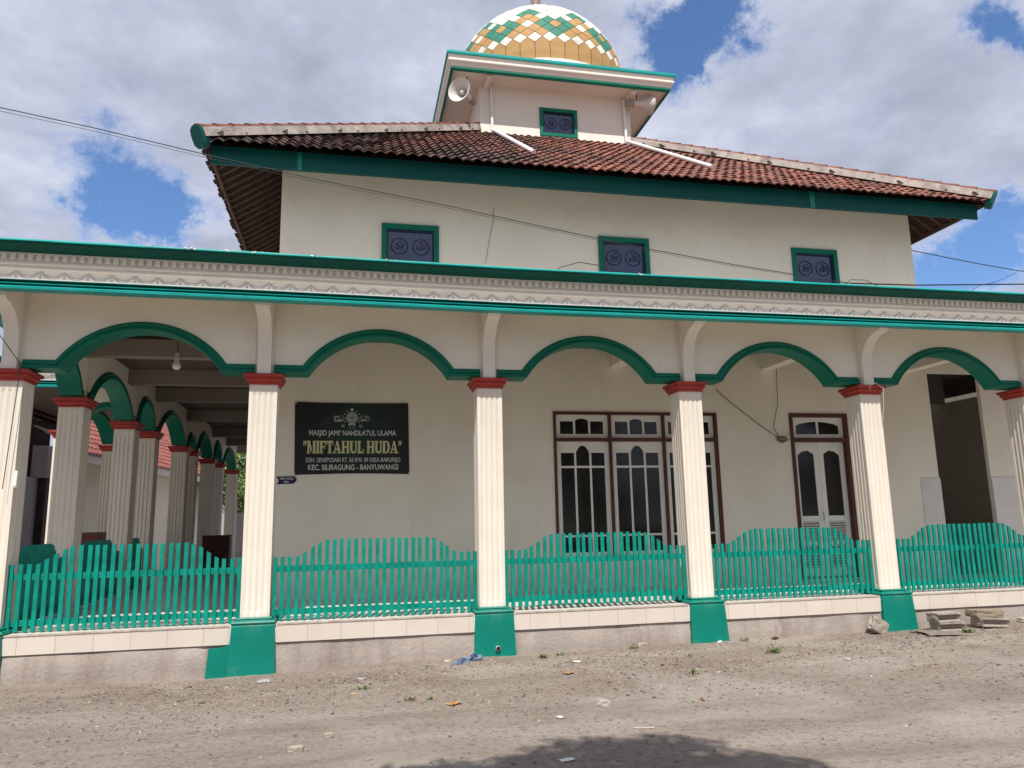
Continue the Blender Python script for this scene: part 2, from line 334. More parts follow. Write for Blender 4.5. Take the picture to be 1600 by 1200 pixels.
def dirtmat():
    m = bpy.data.materials.new('dirt_ground'); m.use_nodes = True
    t = m.node_tree; ns = t.nodes; lk = t.links; p = ns['Principled BSDF']; p.inputs['Roughness'].default_value = .95; p.inputs['Specular IOR Level'].default_value = .15
    co = ns.new('ShaderNodeTexCoord')
    def nz(sc, det=8, ro=.6, vec=None, dist=0):
        n = ns.new('ShaderNodeTexNoise'); n.inputs[2].default_value = sc; n.inputs[3].default_value = det; n.inputs[4].default_value = ro; n.inputs['Distortion'].default_value = dist
        lk.new(vec or co.outputs['Object'], n.inputs[0]); return n.outputs[0]
    mp = ns.new('ShaderNodeMapping'); mp.inputs['Scale'].default_value = (.25, 1.4, 1); mp.inputs['Rotation'].default_value = (0, 0, .1); lk.new(co.outputs['Object'], mp.inputs[0])
    a = nz(1.2, 9, .6, mp.outputs[0]); b = nz(17, 7, .75); c = nz(70, 3, .6)
    r = ns.new('ShaderNodeValToRGB'); e = r.color_ramp.elements
    e[0].position = .32; e[0].color = (.25, .20, .165, 1); e[1].position = .66; e[1].color = (.38, .325, .28, 1)
    lk.new(a, r.inputs[0])
    def mixc(x, y, f, mode='MIX'):
        mi = ns.new('ShaderNodeMix'); mi.data_type = 'RGBA'; mi.blend_type = mode
        if hasattr(f, 'is_linked'): lk.new(f, mi.inputs[0])
        else: mi.inputs[0].default_value = f
        lk.new(x, mi.inputs[6])
        if isinstance(y, tuple): mi.inputs[7].default_value = y
        else: lk.new(y, mi.inputs[7])
        return mi.outputs[2]
    def mr(x, lo, hi, o0=0, o1=1):
        q = ns.new('ShaderNodeMapRange'); q.inputs[1].default_value = lo; q.inputs[2].default_value = hi; q.inputs[3].default_value = o0; q.inputs[4].default_value = o1; lk.new(x, q.inputs[0]); return q.outputs[0]
    c1 = mixc(r.outputs[0], (.13, .098, .078, 1), mr(b, .5, .66, 0, .75))
    c2 = mixc(c1, (.42, .37, .32, 1), mr(c, .66, .76, 0, .6))
    c3 = mixc(c2, (.43, .38, .335, 1), mr(nz(.55, 6, .6, None, .4), .5, .66, 0, .55)); c4 = mixc(c3, (.2, .155, .125, 1), mr(nz(.9, 7, .65, None, .3), .58, .72, 0, .45))
    lk.new(c4, p.inputs['Base Color'])
    ad = ns.new('ShaderNodeMath'); ad.operation = 'MULTIPLY_ADD'; lk.new(b, ad.inputs[0]); ad.inputs[1].default_value = 1.2; lk.new(c, ad.inputs[2])
    bp = ns.new('ShaderNodeBump'); bp.inputs['Strength'].default_value = .8; bp.inputs['Distance'].default_value = .03; lk.new(ad.outputs[0], bp.inputs['Height']); lk.new(bp.outputs[0], p.inputs['Normal'])
    return m
DIRT = dirtmat()
g = mb.build('ground', DIRT, smooth='all', recalc=False); tag(g, kind='structure')
g['label'] = 'bare grey brown dirt yard with fine gravel in front of the veranda'

STONE = mat('pebble', (.25, .20, .165), .95, .35, 5, .3, 60)
def rock(mbx, c, r, sq=.6, rng=random, m=0):
    rot = Euler((rng.uniform(0, 3), rng.uniform(0, 3), rng.uniform(0, 3))).to_matrix()
    P = []
    for d in ((1, 1, 1), (1, 1, -1), (1, -1, 1), (1, -1, -1), (-1, 1, 1), (-1, 1, -1), (-1, -1, 1), (-1, -1, -1)):
        q = rot @ (Vector(d) * r * .58 * rng.uniform(.65, 1.2)); q.z *= sq; P.append(Vector(c) + q)
    mbx.add(P, [(0, 1, 3, 2), (4, 6, 7, 5), (0, 4, 5, 1), (2, 3, 7, 6), (0, 2, 6, 4), (1, 5, 7, 3)], m)
mb = MB()
for i in range(26000):
    x = random.uniform(0, 15.5); 
    if random.random() < .84: y = -.25 - abs(random.gauss(0, 1.25)) - random.random() * .5
    else: y = random.uniform(-6.2, -.2)
    if y < -6.4 or x > 6 + 9.6 + y * .3: continue
    dens = noise.noise(Vector((x * .6, y * .8, 9)))
    if dens < -.1 and random.random() < .7: continue
    r = min(.03, .004 + abs(random.gauss(0, .0075)))
    if random.random() < .008: r *= 1.7
    rock(mb, (x, y, gz(x, y) + r * .12), r, .55, m=0 if random.random() < .74 else (1 if random.random() < .14 else 2))
PALE = mat('pale_pebble', (.42, .37, .32), .9, .2, 5, 0); DPEB = mat('dark_pebble', (.13, .10, .085), .95, .3, 5, 0)
gr = mb.build('gravel', [STONE, PALE, DPEB], recalc=True); tag(gr, 'scattered grey gravel and clods on the dirt before the step', 'gravel', kind='stuff')

# ================================================================= MOSQUE
mosque = thing('mosque_building', 'cream mosque with arched green trimmed veranda, red tiled roof and diamond patterned dome', 'mosque', (9.1, 8.8, -.6))
mosque_loc = Vector((9.1, 8.8, -.6))
def part(mbx, name, mats, parent=None, **k):
    """parts of the mosque are modelled in world coordinates and moved into the parent's frame"""
    o = mbx.build(name, mats, None, **k)
    o.parent = parent or mosque
    if parent is None: o.location = -mosque_loc
    return o

FZ = -.08
# --- floor, step
mb = MB()
mb.box(-.45, -.1, -.30, 18.6, 2.7, FZ, 0)
mb.box(-.45, 2.7, -.30, 2.9, 22, FZ, 0)
mb.box(-4.2, 6.2, -.30, -.45, 12, FZ, 0)
part(mb, 'veranda_floor', FLOORT)
mb = MB()
segs = [(-.45, 2.72), (3.28, 5.72), (6.28, 8.72), (9.28, 11.72), (12.28, 14.72), (15.28, 18.6)]
for a, b in segs: mb.box(a, -.108, -.30, b, -.1, -.092, 0)
part(mb, 'step_tile_band', TILEF)
mb = MB()
for a, b in segs: mb.box(a, -.116, -.0925, b, -.06, FZ + .003, 0)
part(mb, 'step_nosing', mat('nosing_tile', (.5, .42, .37), .5, .15, 20, 0, dirt=(.25, .16, .13), dirt_amt=.8, dscale=6))
# concrete base with slightly wavy face
mb = MB()
xs = [(-.5 + .15 * i) for i in range(128)]
for rows in [[(-.30), (-.36), (-.45), (-.55), (-.85)]]:
    base = len(mb.v)
    for z in rows:
        for x in xs:
            y = -.085 + noise.noise(Vector((x * 2, z * 5, 2))) * .012 - (.02 if z < -.4 else 0)
            if x < 2.4 and z < -.31: y -= .02
            mb.v.append((x, y, z))
    n_ = len(xs)
    for j in range(len(rows) - 1):
        for i in range(n_ - 1):
            mb.f.append([base + j * n_ + i, base + j * n_ + i + 1, base + (j + 1) * n_ + i + 1, base + (j + 1) * n_ + i]); mb.m.append(0); mb.tint.append(0)
mb.box(-.5, .0, -.9, 18.6, 2.6, -.304)
mb.box(-.5, 2.6, -.9, 2.88, 22, -.304); mb.box(-4.25, 6.15, -.9, -.5, 12, -.304)
part(mb, 'concrete_base', CONC, smooth=True)
# painted patch beside the first plinth + tile chips
mb = MB(); mb.prism([(2.47, -.75), (2.50, -.335), (2.66, -.325), (2.74, -.3), (2.74, -.75)], -.15, -.12)
part(mb, 'painted_patch', GREEN)

# --- column prototype
def fluted_ring(h=.175, z=0., depth=.012, k=4, flute=True):
    pts = []
    n = 33
    for side in range(4):
        for i in range(n - 1):
            t = i / (n - 1) * 2 - 1          # -1..1 along the side
            s_ = t * h; d = h
            u = (s_ + h - .03) / (2 * h - .06)
            if flute and 0 < u < 1:
                ph = (u * k) % 1.0
                w = max(0, 1 - ((ph - .5) / .3) ** 2)
                d -= depth * sqrt(w) if w > 0 else 0
            p = Vector((s_, -d))
            a = side * pi / 2
            pts.append((p.x * cos(a) - p.y * sin(a), p.x * sin(a) + p.y * cos(a), z))
    return pts
def make_column(parent, k=4):
    mb = MB(); rings = []
    for z, fl, dp in ((FZ, 0, 0), (.055, 0, 0), (.06, 1, .004), (.085, 1, .012), (2.78, 1, .012), (2.81, 1, .004), (2.816, 0, 0), (2.935, 0, 0)):
        rings.append(fluted_ring(.175, z, dp, k, bool(fl)))
    n = len(rings[0])
    for r in rings: mb.v += r
    for i in range(len(rings) - 1):
        for j in range(n):
            mb.f.append([i * n + j, i * n + (j + 1) % n, (i + 1) * n + (j + 1) % n, (i + 1) * n + j]); mb.m.append(0); mb.tint.append(0)
    sh = mb.build('column', SHAFT, parent, smooth=True)
    mb = MB(); o = len(mb.v)
    prof = [(.15, 2.925), (.192, 2.925), (.196, 2.94), (.192, 2.955), (.205, 2.962), (.222, 2.985), (.226, 3.0), (.217, 3.004), (.217, 3.012), (.24, 3.018), (.247, 3.03), (.247, 3.058), (.24, 3.066), (.1, 3.07)]
    for h, z in prof: mb.v += [(-h, -h, z), (h, -h, z), (h, h, z), (-h, h, z)]
    for i in range(len(prof) - 1):
        for j in range(4):
            mb.f.append([i * 4 + j, i * 4 + (j + 1) % 4, i * 4 + 4 + (j + 1) % 4, i * 4 + 4 + j]); mb.m.append(0); mb.tint.append(0)
    mb.f.append([len(mb.v) - 4 + q for q in range(4)]); mb.m.append(0); mb.tint.append(0)
    cp = mb.build('capital', RED, sh)
    return sh
def plinth(parent, hole=False):
    mb = MB()
    prof = [(.18, .004), (.205, .002), (.215, -.012), (.205, -.024), (.21, -.03), (.25, -.036), (.262, -.055), (.25, -.078), (.246, -.084), (.25, -.09), (.252, -.10), (.262, -.3), (.285, -.85)]
    for h, z in prof:
        mb.v += [(-h, -h - .055 - (-z) * .03, z), (h, -h - .055 - (-z) * .03, z), (h, h, z), (-h, h, z)]
    for i in range(len(prof) - 1):
        for j in range(4):
            mb.f.append([i * 4 + j, i * 4 + (j + 1) % 4, i * 4 + 4 + (j + 1) % 4, i * 4 + 4 + j]); mb.m.append(0); mb.tint.append(0)
    p = mb.build('plinth', GREEN, parent)
    if hole:
        mb = MB(); mb.lathe((.03, -.345, -.505), [(.031, 0), (.031, .03), (.027, .03), (.027, -.06), (.0, -.06)], 20, 0, rot=Matrix.Rotation(pi / 2, 3, 'X'))
        mb.build('drain_hole', [PIPE], parent)
        mb = MB(); mb.lathe((.03, -.376, -.505), [(.0, 0), (.029, 0)], 20, 0, rot=Matrix.Rotation(pi / 2, 3, 'X'))
        mb.build('drain_mouth', [CABLE], parent)
def pilaster(parent):
    mb = MB(); w = .085
    # profile in (y,z): straight strip then curved bracket reaching forward
    P = [(-.195, 3.07)]
    fr = [(-.195, 3.07), (-.195, 3.42)]
    for i in range(1, 9):
        a = i / 8 * pi / 2; fr.append((-.195 - .44 * (1 - cos(a)), 3.42 + .415 * sin(a)))
    bk = [(-.08, 3.07), (-.08, 3.86)]
    poly = fr + [(-.66, 3.87), (-.66, 4.085)] + [(-.08, 4.085)] + [(-.08, 3.07)]
    k = len(poly)
    vs = [(-w, y, z) for y, z in poly] + [(w, y, z) for y, z in poly]
    fs = [list(range(k)), list(range(k, 2 * k))[::-1]] + [(i, (i + 1) % k, (i + 1) % k + k, i + k) for i in range(k)]
    mb.add(vs, fs); mb.build('pilaster', WHITE, parent)
col0 = make_column(mosque)
pro = [col0]
# front row: x = 0,3..18 ; column axis y=.175
col0.location = Vector((0, .175, 0)) - mosque_loc
for i in range(1, 7):
    c = dup(col0, mosque, Vector((3. * i, .175, 0)) - mosque_loc); pro.append(c)
for i, c in enumerate(pro):
    plinth(c, hole=(i == 2)); pilaster(c)
SY = [0, 2.2, 4.98, 6.55, 9.65, 10.8, 13.4, 15.05, 18.2]
def plain_col(x, y):
    c = col0.copy(); COL.objects.link(c); c.parent = mosque; c.location = Vector((x, y + .175, 0)) - mosque_loc
    for ch in col0.children:
        if ch.name.startswith('capital'):
            d = ch.copy(); COL.objects.link(d); d.parent = c
for y in SY[1:]: plain_col(0, y)
for x, y in ((-1.5, 6.4), (-1.5, 9.45)): plain_col(x, y)

# --- arches
def arch_curves(a, b, flat=.575):
    c = (a + b) / 2; half = (b - a) / 2; hc = max(.3, half - flat)
    rise = min(.53, hc)
    R = (hc * hc + rise * rise) / (2 * rise); zc = 3.045 + rise - R; Ro = R + .168; R0 = R; R = R + .048; hc = sqrt(R * R - (3.093 - zc) ** 2)
    ho = sqrt(max(.01, Ro * Ro - (3.213 - zc) ** 2))
    ai = atan2(3.093 - zc, hc); ao = atan2(3.213 - zc, ho)
    def curve(t):
        r = R + (Ro - R) * t; z0 = 3.093 + .12 * t; a0 = ai + (ao - ai) * t
        pts = [(a + .12, z0)]
        n = 28
        for i in range(n + 1):
            an = pi - a0 - (pi - 2 * a0) * i / n
            pts.append((c + r * cos(an), zc + r * sin(an)))
        pts.append((b - .12, z0)); return pts
    return curve
def arch_bay(wall, trim, a, b, xf=None, ztop=4.155, y0=.08, y1=.30, flat=.575):
    cv = arch_curves(a, b, flat)
    lo = cv(.5); k = len(lo)
    for y in (y0, y1):
        wall.add([(x, y, z) for x, z in lo] + [(x, y, ztop) for x, z in lo], [(i, i + 1, k + i + 1, k + i) for i in range(k - 1)])
    # moulded trim: steps in t with protrusion, wraps the soffit
    prof = [(0, y1 + .05), (0, y0 - .05), (.14, y0 - .055), (.2, y0 - .035), (.42, y0 - .03), (.5, y0 - .048), (.62, y0 - .055), (.7, y0 - .03), (.9, y0 - .022), (.97, y0 - .012), (1., y0 + .005)]
    prof2 = [(0, y1 + .05), (.6, y1 + .05), (1., y1 - .005)]
    for pf in (prof, prof2):
        rows = [cv(t) for t, _ in pf]; kk = len(rows[0]); o = len(trim.v)
        for (t, y), r in zip(pf, rows): trim.v += [(x, y, z) for x, z in r]
        for j in range(len(pf) - 1):
            for i in range(kk - 1):
                trim.f.append([o + j * kk + i, o + j * kk + i + 1, o + (j + 1) * kk + i + 1, o + (j + 1) * kk + i]); trim.m.append(0); trim.tint.append(0)
for i in range(6):
    w_, t_ = MB(), MB(); arch_bay(w_, t_, 3. * i, 3. * i + 3)
    part(w_, 'arch_wall', CREAM, recalc=False); part(t_, 'arch_trim', TRIM, smooth=True, recalc=True)
# solid wall behind each pilaster
for i in range(7):
    mb = MB(); mb.box(3. * i - .13, .086, 3.05, 3. * i + .13, .294, 4.155); part(mb, 'pier', CREAM)
XF = side_xf(.19)
for a, b in zip(SY, SY[1:]):
    w_, t_ = MB(), MB(); arch_bay(w_, t_, a + .175, b + .175, y0=.08, y1=.30, flat=.3)
    part(w_, 'arch_wall', CREAM, recalc=False, xf=XF); part(t_, 'arch_trim', TRIM, smooth=True, xf=XF)
for y in SY[1:]:
    mb = MB(); mb.box(-.104, y + .05, 3.05, .104, y + .3, 3.998); part(mb, 'pier', CREAM)
# wing portico arches
for a, b in ((-1.5, 0.),):
    w_, t_ = MB(), MB(); arch_bay(w_, t_, a, b, flat=.3)
    X = Matrix.Translation((0, 6.4, 0)); part(w_, 'arch_wall', CREAM, recalc=False, xf=X); part(t_, 'arch_trim', TRIM, smooth=True, xf=X)
w_, t_ = MB(), MB(); arch_bay(w_, t_, 6.575, 9.625, flat=.3)
X = side_xf(-1.5 + .19); part(w_, 'arch_wall', CREAM, recalc=False, xf=X); part(t_, 'arch_trim', TRIM, smooth=True, xf=X)

# --- parapet (profile extruded along x)
BRK = (3.0, 6.4)
def strip(mbx, prof, x0, x1, m=0, closed=True):
    xs = [x0] + [b for b in BRK if x0 < b < x1] + [x1]
    for a, b in zip(xs, xs[1:]): strip1(mbx, prof, a, b, m, closed)
def dzx(x): return .055 - .021 * x / 3 if 0 <= x < 3 else .055 if x < 0 else max(0, .034 * (6.4 - x) / 3.4)
def strip1(mbx, prof, x0, x1, m=0, closed=True):
    k = len(prof); vs = [(x0, y, z) for y, z in prof] + [(x1, y, z) for y, z in prof]
    fs = [(i, (i + 1) % k, (i + 1) % k + k, i + k) for i in range(k if closed else k - 1)]
    if closed: fs += [list(range(k))[::-1], list(range(k, 2 * k))]
    mbx.add(vs, fs, m)
def parapet(x0, x1, xf=None, chips=True):
    def part(mbx, name, mats, xf=None):
        if xf is None: mbx.v = [(x, y, z + dzx(x)) for x, y, z in mbx.v]
        return globals()['part'](mbx, name, mats, xf=xf)
    # core
    mb = MB(); strip(mb, [(-.5, 4.008), (-.5, 4.12), (-.512, 4.124), (-.512, 4.138), (-.535, 4.144), (-.535, 4.162), (-.518, 4.167), (-.518, 4.185), (-.548, 4.195), (-.548, 4.218), (-.522, 4.222), (-.522, 4.318), (-.556, 4.322), (-.556, 4.334), (-.3, 4.334), (-.3, 4.2), (-.46, 4.19), (-.46, 4.008)], x0 + .02, x1)
    # swags on the frieze
    sw = MB()
    s_ = .263; n = int((x1 - x0) / s_)
    for i in range(n):
        a = x0 + .05 + i * s_
        for sag, zt in ((.095, 4.115), (.06, 4.113)):
            pts = [(a + s_ * t, -.503, zt - sag * (1 - (2 * t - 1) ** 2)) for t in [j / 8 for j in range(9)]]
            sw.tube(pts, .009, 4)
        sw.add([(a - .02, -.5, 4.02), (a + .02, -.5, 4.02), (a, -.5, 4.10), (a, -.518, 4.03)], [(0, 1, 3), (1, 2, 3), (2, 0, 3)])
    part(mb, 'frieze', WHITE, xf=xf); part(sw, 'swag_relief', SWAG, xf=xf)
    mb = MB(); st = .0945; n = int((x1 - x0) / st)
    for i in range(n):
        a = x0 + .03 + i * st; mb.box(a, -.562, 4.246, a + .050, -.52, 4.317)
        mb.box(a + .056, -.534, 4.268, a + .088, -.52, 4.280); mb.box(a + .056, -.538, 4.294, a + .088, -.52, 4.306)
    part(mb, 'dentil_band', WHITE, xf=xf)
    mb = MB()
    # top cap, chipped along the upper edge
    top = [(-.5, 4.4055), (-.60, 4.406), (-.70, 4.4065), (-.758, 4.407), (-.763, 4.418), (-.752, 4.438), (-.70, 4.452), (-.3, 4.47), (-.3, 4.4055)]
    k = len(top); xs = [x0 - .03]
    while xs[-1] < x1: xs.append(xs[-1] + .06)
    o = len(mb.v)
    for x in xs:
        for i, (y, z) in enumerate(top):
            q = noise.noise(Vector((x * 2.5, i * .5, 7))) * .004
            if i in (4, 5, 6):
                q += noise.noise(Vector((x * 1.1, 2, 4))) * .006
            mb.v.append((x, y + (q if i < 7 else 0), z + (q if 3 < i < 8 else 0)))
    for i in range(len(xs) - 1):
        for j in range(k): mb.f.append([o + i * k + j, o + i * k + (j + 1) % k, o + (i + 1) * k + (j + 1) % k, o + (i + 1) * k + j]); mb.m.append(0); mb.tint.append(0)
    mb.add([mb.v[o + j] for j in range(k)], [list(range(k))])
    part(mb, 'cornice', TEAL, xf=xf)
    mb = MB(); strip(mb, [(-.754, 4.4045), (-.742, 4.388), (-.70, 4.372), (-.63, 4.36), (-.575, 4.347), (-.562, 4.3355), (-.5, 4.3355), (-.5, 4.4045)], x0 - .02, x1); part(mb, 'cornice_cove', COVE_SHADE, xf=xf)
    mb = MB()
    for p_ in ([(-.598, 3.982), (-.598, 3.988), (-.46, 3.988), (-.46, 3.982)], [(-.603, 3.936), (-.606, 3.943), (-.60, 3.948), (-.46, 3.948), (-.46, 3.936)], [(-.665, 3.857), (-.668, 3.884), (-.655, 3.895), (-.46, 3.895), (-.46, 3.87), (-.64, 3.860)]):
        strip(mb, p_, x0 - .02, x1)
    part(mb, 'lower_moulding', TEAL, xf=xf)
    mb = MB(); strip(mb, [(-.595, 3.981), (-.56, 3.975), (-.545, 3.96), (-.54, 3.949), (-.46, 3.949), (-.46, 3.981)], x0, x1); strip(mb, [(-.59, 3.935), (-.56, 3.925), (-.55, 3.91), (-.55, 3.896), (-.46, 3.896), (-.46, 3.935)], x0, x1); part(mb, 'moulding_cove', COVE_SHADE, xf=xf)
    mb = MB(); strip(mb, [(-.603, 3.989), (-.606, 4.001), (-.59, 4.006), (-.46, 4.006), (-.46, 3.989)], x0, x1)
    part(mb, 'white_bead', PIPE, xf=xf)
    mb = MB(); strip(mb, [(-.47, 4.085), (-.47, 4.1), (.29, 4.1), (.29, 4.085)], x0 + .01, x1)
    part(mb, 'eave_soffit', CREAM, xf=xf)
parapet(-.66, 18.6)
parapet(-4.6, -.15, Matrix.Translation((0, 6.5, 0)))
parapet(-.28, 5.7, side_xf(-.0) @ Matrix.Diagonal((1, -1, 1, 1)) @ Matrix.Translation((0, 0, 0)) if False else Matrix(((0, 1, 0, .08), (1, 0, 0, .0), (0, 0, 1, 0), (0, 0, 0, 1))))
# chipped paint along the cap
mb = MB(); rr = random.Random(5)
for x in (2.1, 2.55, 2.62, 2.95, 3.6, 1.7, 4.6, 8.0, 2.2):
    for k in range(5):
        a = x + rr.uniform(-.06, .06); rock(mb, (a, -.76 + rr.uniform(0, .012), 4.432 + dzx(a) + rr.uniform(-.01, .008)), rr.uniform(.010, .024), .6, rr)
part(mb, 'chipped_edge', PIPE)
# roof slab / ceiling of the veranda
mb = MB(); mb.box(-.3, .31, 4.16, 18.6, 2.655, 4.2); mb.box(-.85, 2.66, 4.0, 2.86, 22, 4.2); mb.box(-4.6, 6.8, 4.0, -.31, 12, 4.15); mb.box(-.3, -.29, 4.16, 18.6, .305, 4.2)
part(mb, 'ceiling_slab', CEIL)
mb = MB(); mb.box(-.29, -.295, 4.204, 18.6, 2.65, 4.25); mb.box(-.84, 2.655, 4.204, 2.87, 22, 4.25)
part(mb, 'roof_slab', mat('roof_concrete', (.5, .47, .43), .9, .12, 1.5, .1, 20, dirt=(.3, .27, .24), dirt_amt=.6, dscale=1))
mb = MB()
for x in (5.87, 8.87, 11.87, 14.87):
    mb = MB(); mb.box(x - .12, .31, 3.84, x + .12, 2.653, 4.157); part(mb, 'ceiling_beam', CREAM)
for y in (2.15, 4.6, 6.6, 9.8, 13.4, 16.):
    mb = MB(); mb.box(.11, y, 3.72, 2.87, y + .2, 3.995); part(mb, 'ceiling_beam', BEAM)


# --- hall walls with openings
def holed(mbx, x0, x1, z0, z1, y0, y1, holes, m=0):
    xs = sorted({x0, x1, *[h[0] for h in holes], *[h[1] for h in holes]}); zs = sorted({z0, z1, *[h[2] for h in holes], *[h[3] for h in holes]})
    for a, b in zip(xs, xs[1:]):
        # merge vertical runs
        run = None
        for c, d in zip(zs, zs[1:]):
            mx_, mz_ = (a + b) / 2, (c + d) / 2
            solid = not any(h[0] < mx_ < h[1] and h[2] < mz_ < h[3] for h in holes)
            if solid: run = (run[0], d) if run else (c, d)
            if (not solid or d == zs[-1]) and run:
                mbx.box(a, y0, run[0], b, y1, run[1], m); run = None
WY = 2.66; WIN = (7.62, 10.76, .40, 3.0); DOOR = (12.25, 13.49, -.06, 3.01)
UP = [(5.10 - .49, 5.10 + .49, 5.55, 6.31), (9.1 - .49, 9.1 + .49, 5.55, 6.31), (13.12 - .49, 13.12 + .49, 5.55, 6.31)]
mb = MB(); holed(mb, 2.88, 15.4, -.5, 7.2, WY, WY + .2, [WIN, DOOR] + UP)
part(mb, 'hall_front_wall', CREAM)
mb = MB(); mb.box(2.88, WY + .2, -.5, 3.08, 15.2, 7.2); mb.box(15.2, WY + .2, -.5, 15.4, 15.2, 7.2); mb.box(3.08, 15., -.5, 15.2, 15.2, 7.2)
mb.box(3.08, WY + .2, -.05, 15.2, 15, 0)
part(mb, 'hall_side_walls', CREAM)
# annex wall right of the hall with the dark opening
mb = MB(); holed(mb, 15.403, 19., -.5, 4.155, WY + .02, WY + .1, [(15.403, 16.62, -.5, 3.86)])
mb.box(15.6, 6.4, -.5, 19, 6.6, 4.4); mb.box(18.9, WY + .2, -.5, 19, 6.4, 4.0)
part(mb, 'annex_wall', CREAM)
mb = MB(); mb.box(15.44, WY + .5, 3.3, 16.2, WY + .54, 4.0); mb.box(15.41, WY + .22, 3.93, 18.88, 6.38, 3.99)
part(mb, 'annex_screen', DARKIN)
for bx in ((14.98, WY - .014, FZ, 15.42, WY - .002, 1.76), (16.62, WY, FZ, 17.6, WY + .018, 1.76), (15.6, 6.38, FZ, 19, 6.398, 1.6)):
    mb = MB(); mb.box(*bx); part(mb, 'dado_tiles', DADO)

# --- medallions with script
def arc(cx, cz, r, a0, a1, n=14): return [(cx + r * cos(radians(a0 + (a1 - a0) * i / n)), cz + r * sin(radians(a0 + (a1 - a0) * i / n))) for i in range(n + 1)]
def medallion(mbx, cx, cz, r, y, kind, w=.008):
    T = lambda pts, rad=w: mbx.tube([(x, y, z) for x, z in pts], rad, 5)
    T(arc(cx, cz, r, 0, 360, 28), w * 1.3)
    s = r / 100.
    if kind == 0:   # first written word
        for pts in ([(60, 10), (40, 30), (20, 15), (35, 0), (60, -5), (10, -8), (-10, 10), (-25, 35), (-40, 20), (-20, 5), (-5, -15), (-40, -45)], [(-50, -20), (-20, -30), (10, -50), (50, -40)], [(-10, 50), (10, 60), (30, 50)], [(20, -20), (45, -25)]):
            T([(cx + a * s, cz + b * s) for a, b in pts])
    else:
        for pts in ([(62, 45), (62, -35)], [(38, 40), (38, -30), (20, -35), (20, 45)], [(20, -35), (0, -35), (0, 45)], [(0, -35), (-20, -35), (-45, -20), (-50, 0), (-35, 10), (-28, -10), (-50, -40)], [(-20, 55), (0, 66), (25, 60)]):
            T([(cx + a * s, cz + b * s) for a, b in pts])
def blue_window(x0, x1, z0, z1, y, name='upper_window'):
    mb = MB(); f = .07
    mb.box(x0 - .015, y - .035, z0 - .015, x0 + f, y + .12, z1 + .02); mb.box(x1 - f, y - .035, z0 - .015, x1 + .015, y + .12, z1 + .02)
    mb.box(x0 + f, y - .034, z1 - f, x1 - f, y + .12, z1 + .02); mb.box(x0 + f, y - .034, z0 - .015, x1 - f, y + .12, z0 + f)
    fr = part(mb, name, TRIM)
    mb = MB(); mb.box(x0 + f, y + .04, z0 + f, x1 - f, y + .06, z1 - f); mb.build('pane', BGLASS, fr)
    mb = MB()
    mb.box(x0 + f, y + .005, z0 + f, x0 + f + .03, y + .039, z1 - f); mb.box(x1 - f - .03, y + .005, z0 + f, x1 - f, y + .039, z1 - f); mb.box(x0 + f + .03, y + .006, z1 - f - .03, x1 - f - .03, y + .039, z1 - f); mb.box(x0 + f + .03, y + .006, z0 + f, x1 - f - .03, y + .039, z0 + f + .03)
    mb.build('inner_frame', MEDAL, fr)
    mb = MB(); c = (x0 + x1) / 2; zc = (z0 + z1) / 2 + .01
    medallion(mb, c - .19, zc, .145, y + .036, 0); medallion(mb, c + .19, zc, .145, y + .036, 1)
    mb.build('medallion', MEDAL, fr)
for x0, x1, z0, z1 in UP: blue_window(x0, x1, z0, z1, WY)

# --- big veranda window
def arch_top(cx, hw, z0, rise, flat=.35, n=8):
    """points of a low pointed-flat arch from left to right"""
    P = []
    for i in range(n + 1):
        t = i / n * 2 - 1; P.append((cx + hw * t, z0 + rise * (1 - abs(t) ** 2.2)))
    return P
def sash(x0, x1, z0, z1, stile, zs_top, zm_top, bars, parent, bot, y=WY + .05, glassy=True):
    mb = MB(); yb = y + .04; w = x1 - x0; th = .035
    i0, i1 = x0 + stile, x1 - stile; p = (i1 - i0 - 2 * th) / 3
    mb.box(x0, y, z0, i0, yb, z1); mb.box(i1, y, z0, x1, yb, z1)
    mb.box(i0, y + .001, z0, i1, yb, z0 + bot)
    cols = [(i0, i0 + p, 0), (i0 + p + th, i0 + 2 * p + th, 1), (i0 + 2 * p + 2 * th, i1, 0)]
    for a, b, mid in cols:
        if mid:
            P = arch_top((a + b) / 2, (b - a) / 2, zs_top + .01, zm_top - zs_top - .01)
            mb.prism(P + [(b, z1), (a, z1)][0:2], y + .001, yb)
        else: mb.box(a, y + .001, zs_top, b, yb, z1)
    for a in (i0 + p, i0 + 2 * p + th): mb.box(a, y + .002, z0 + bot, a + th, yb, z1)
    for z in bars:
        for a, b, mid in cols: mb.box(a, y + .004, z - .018, b, yb - .003, z + .018)
    s_ = mb.build('sash', JWHITE, parent)
    mb = MB(); mb.box(i0 - .01, y + .022, z0 + .01, i1 + .01, y + .03, z1 - .01); mb.build('pane', GLASS, parent)
mb = MB(); x0, x1, z0, z1 = WIN; f = .05
mb.box(x0, WY - .02, z0, x0 + f, WY + .14, z1); mb.box(x1 - f, WY - .02, z0, x1, WY + .14, z1); mb.box(x0 + f, WY - .019, z1 - f, x1 - f, WY + .14, z1); mb.box(x0 + f, WY - .019, z0, x1 - f, WY + .14, z0 + f)
mb.box(x0 + f, WY - .018, 2.475, x1 - f, WY + .13, 2.53)
ww = (x1 - x0 - 2 * f - 2 * .04) / 3
for k in (1, 2):
    a = x0 + f + k * ww + (k - 1) * .04; mb.box(a, WY - .016, z0 + f, a + .04, WY + .13, 2.475); mb.box(a, WY - .016, 2.53, a + .04, WY + .13, z1 - f)
wf = part(mb, 'veranda_window', BROWN)
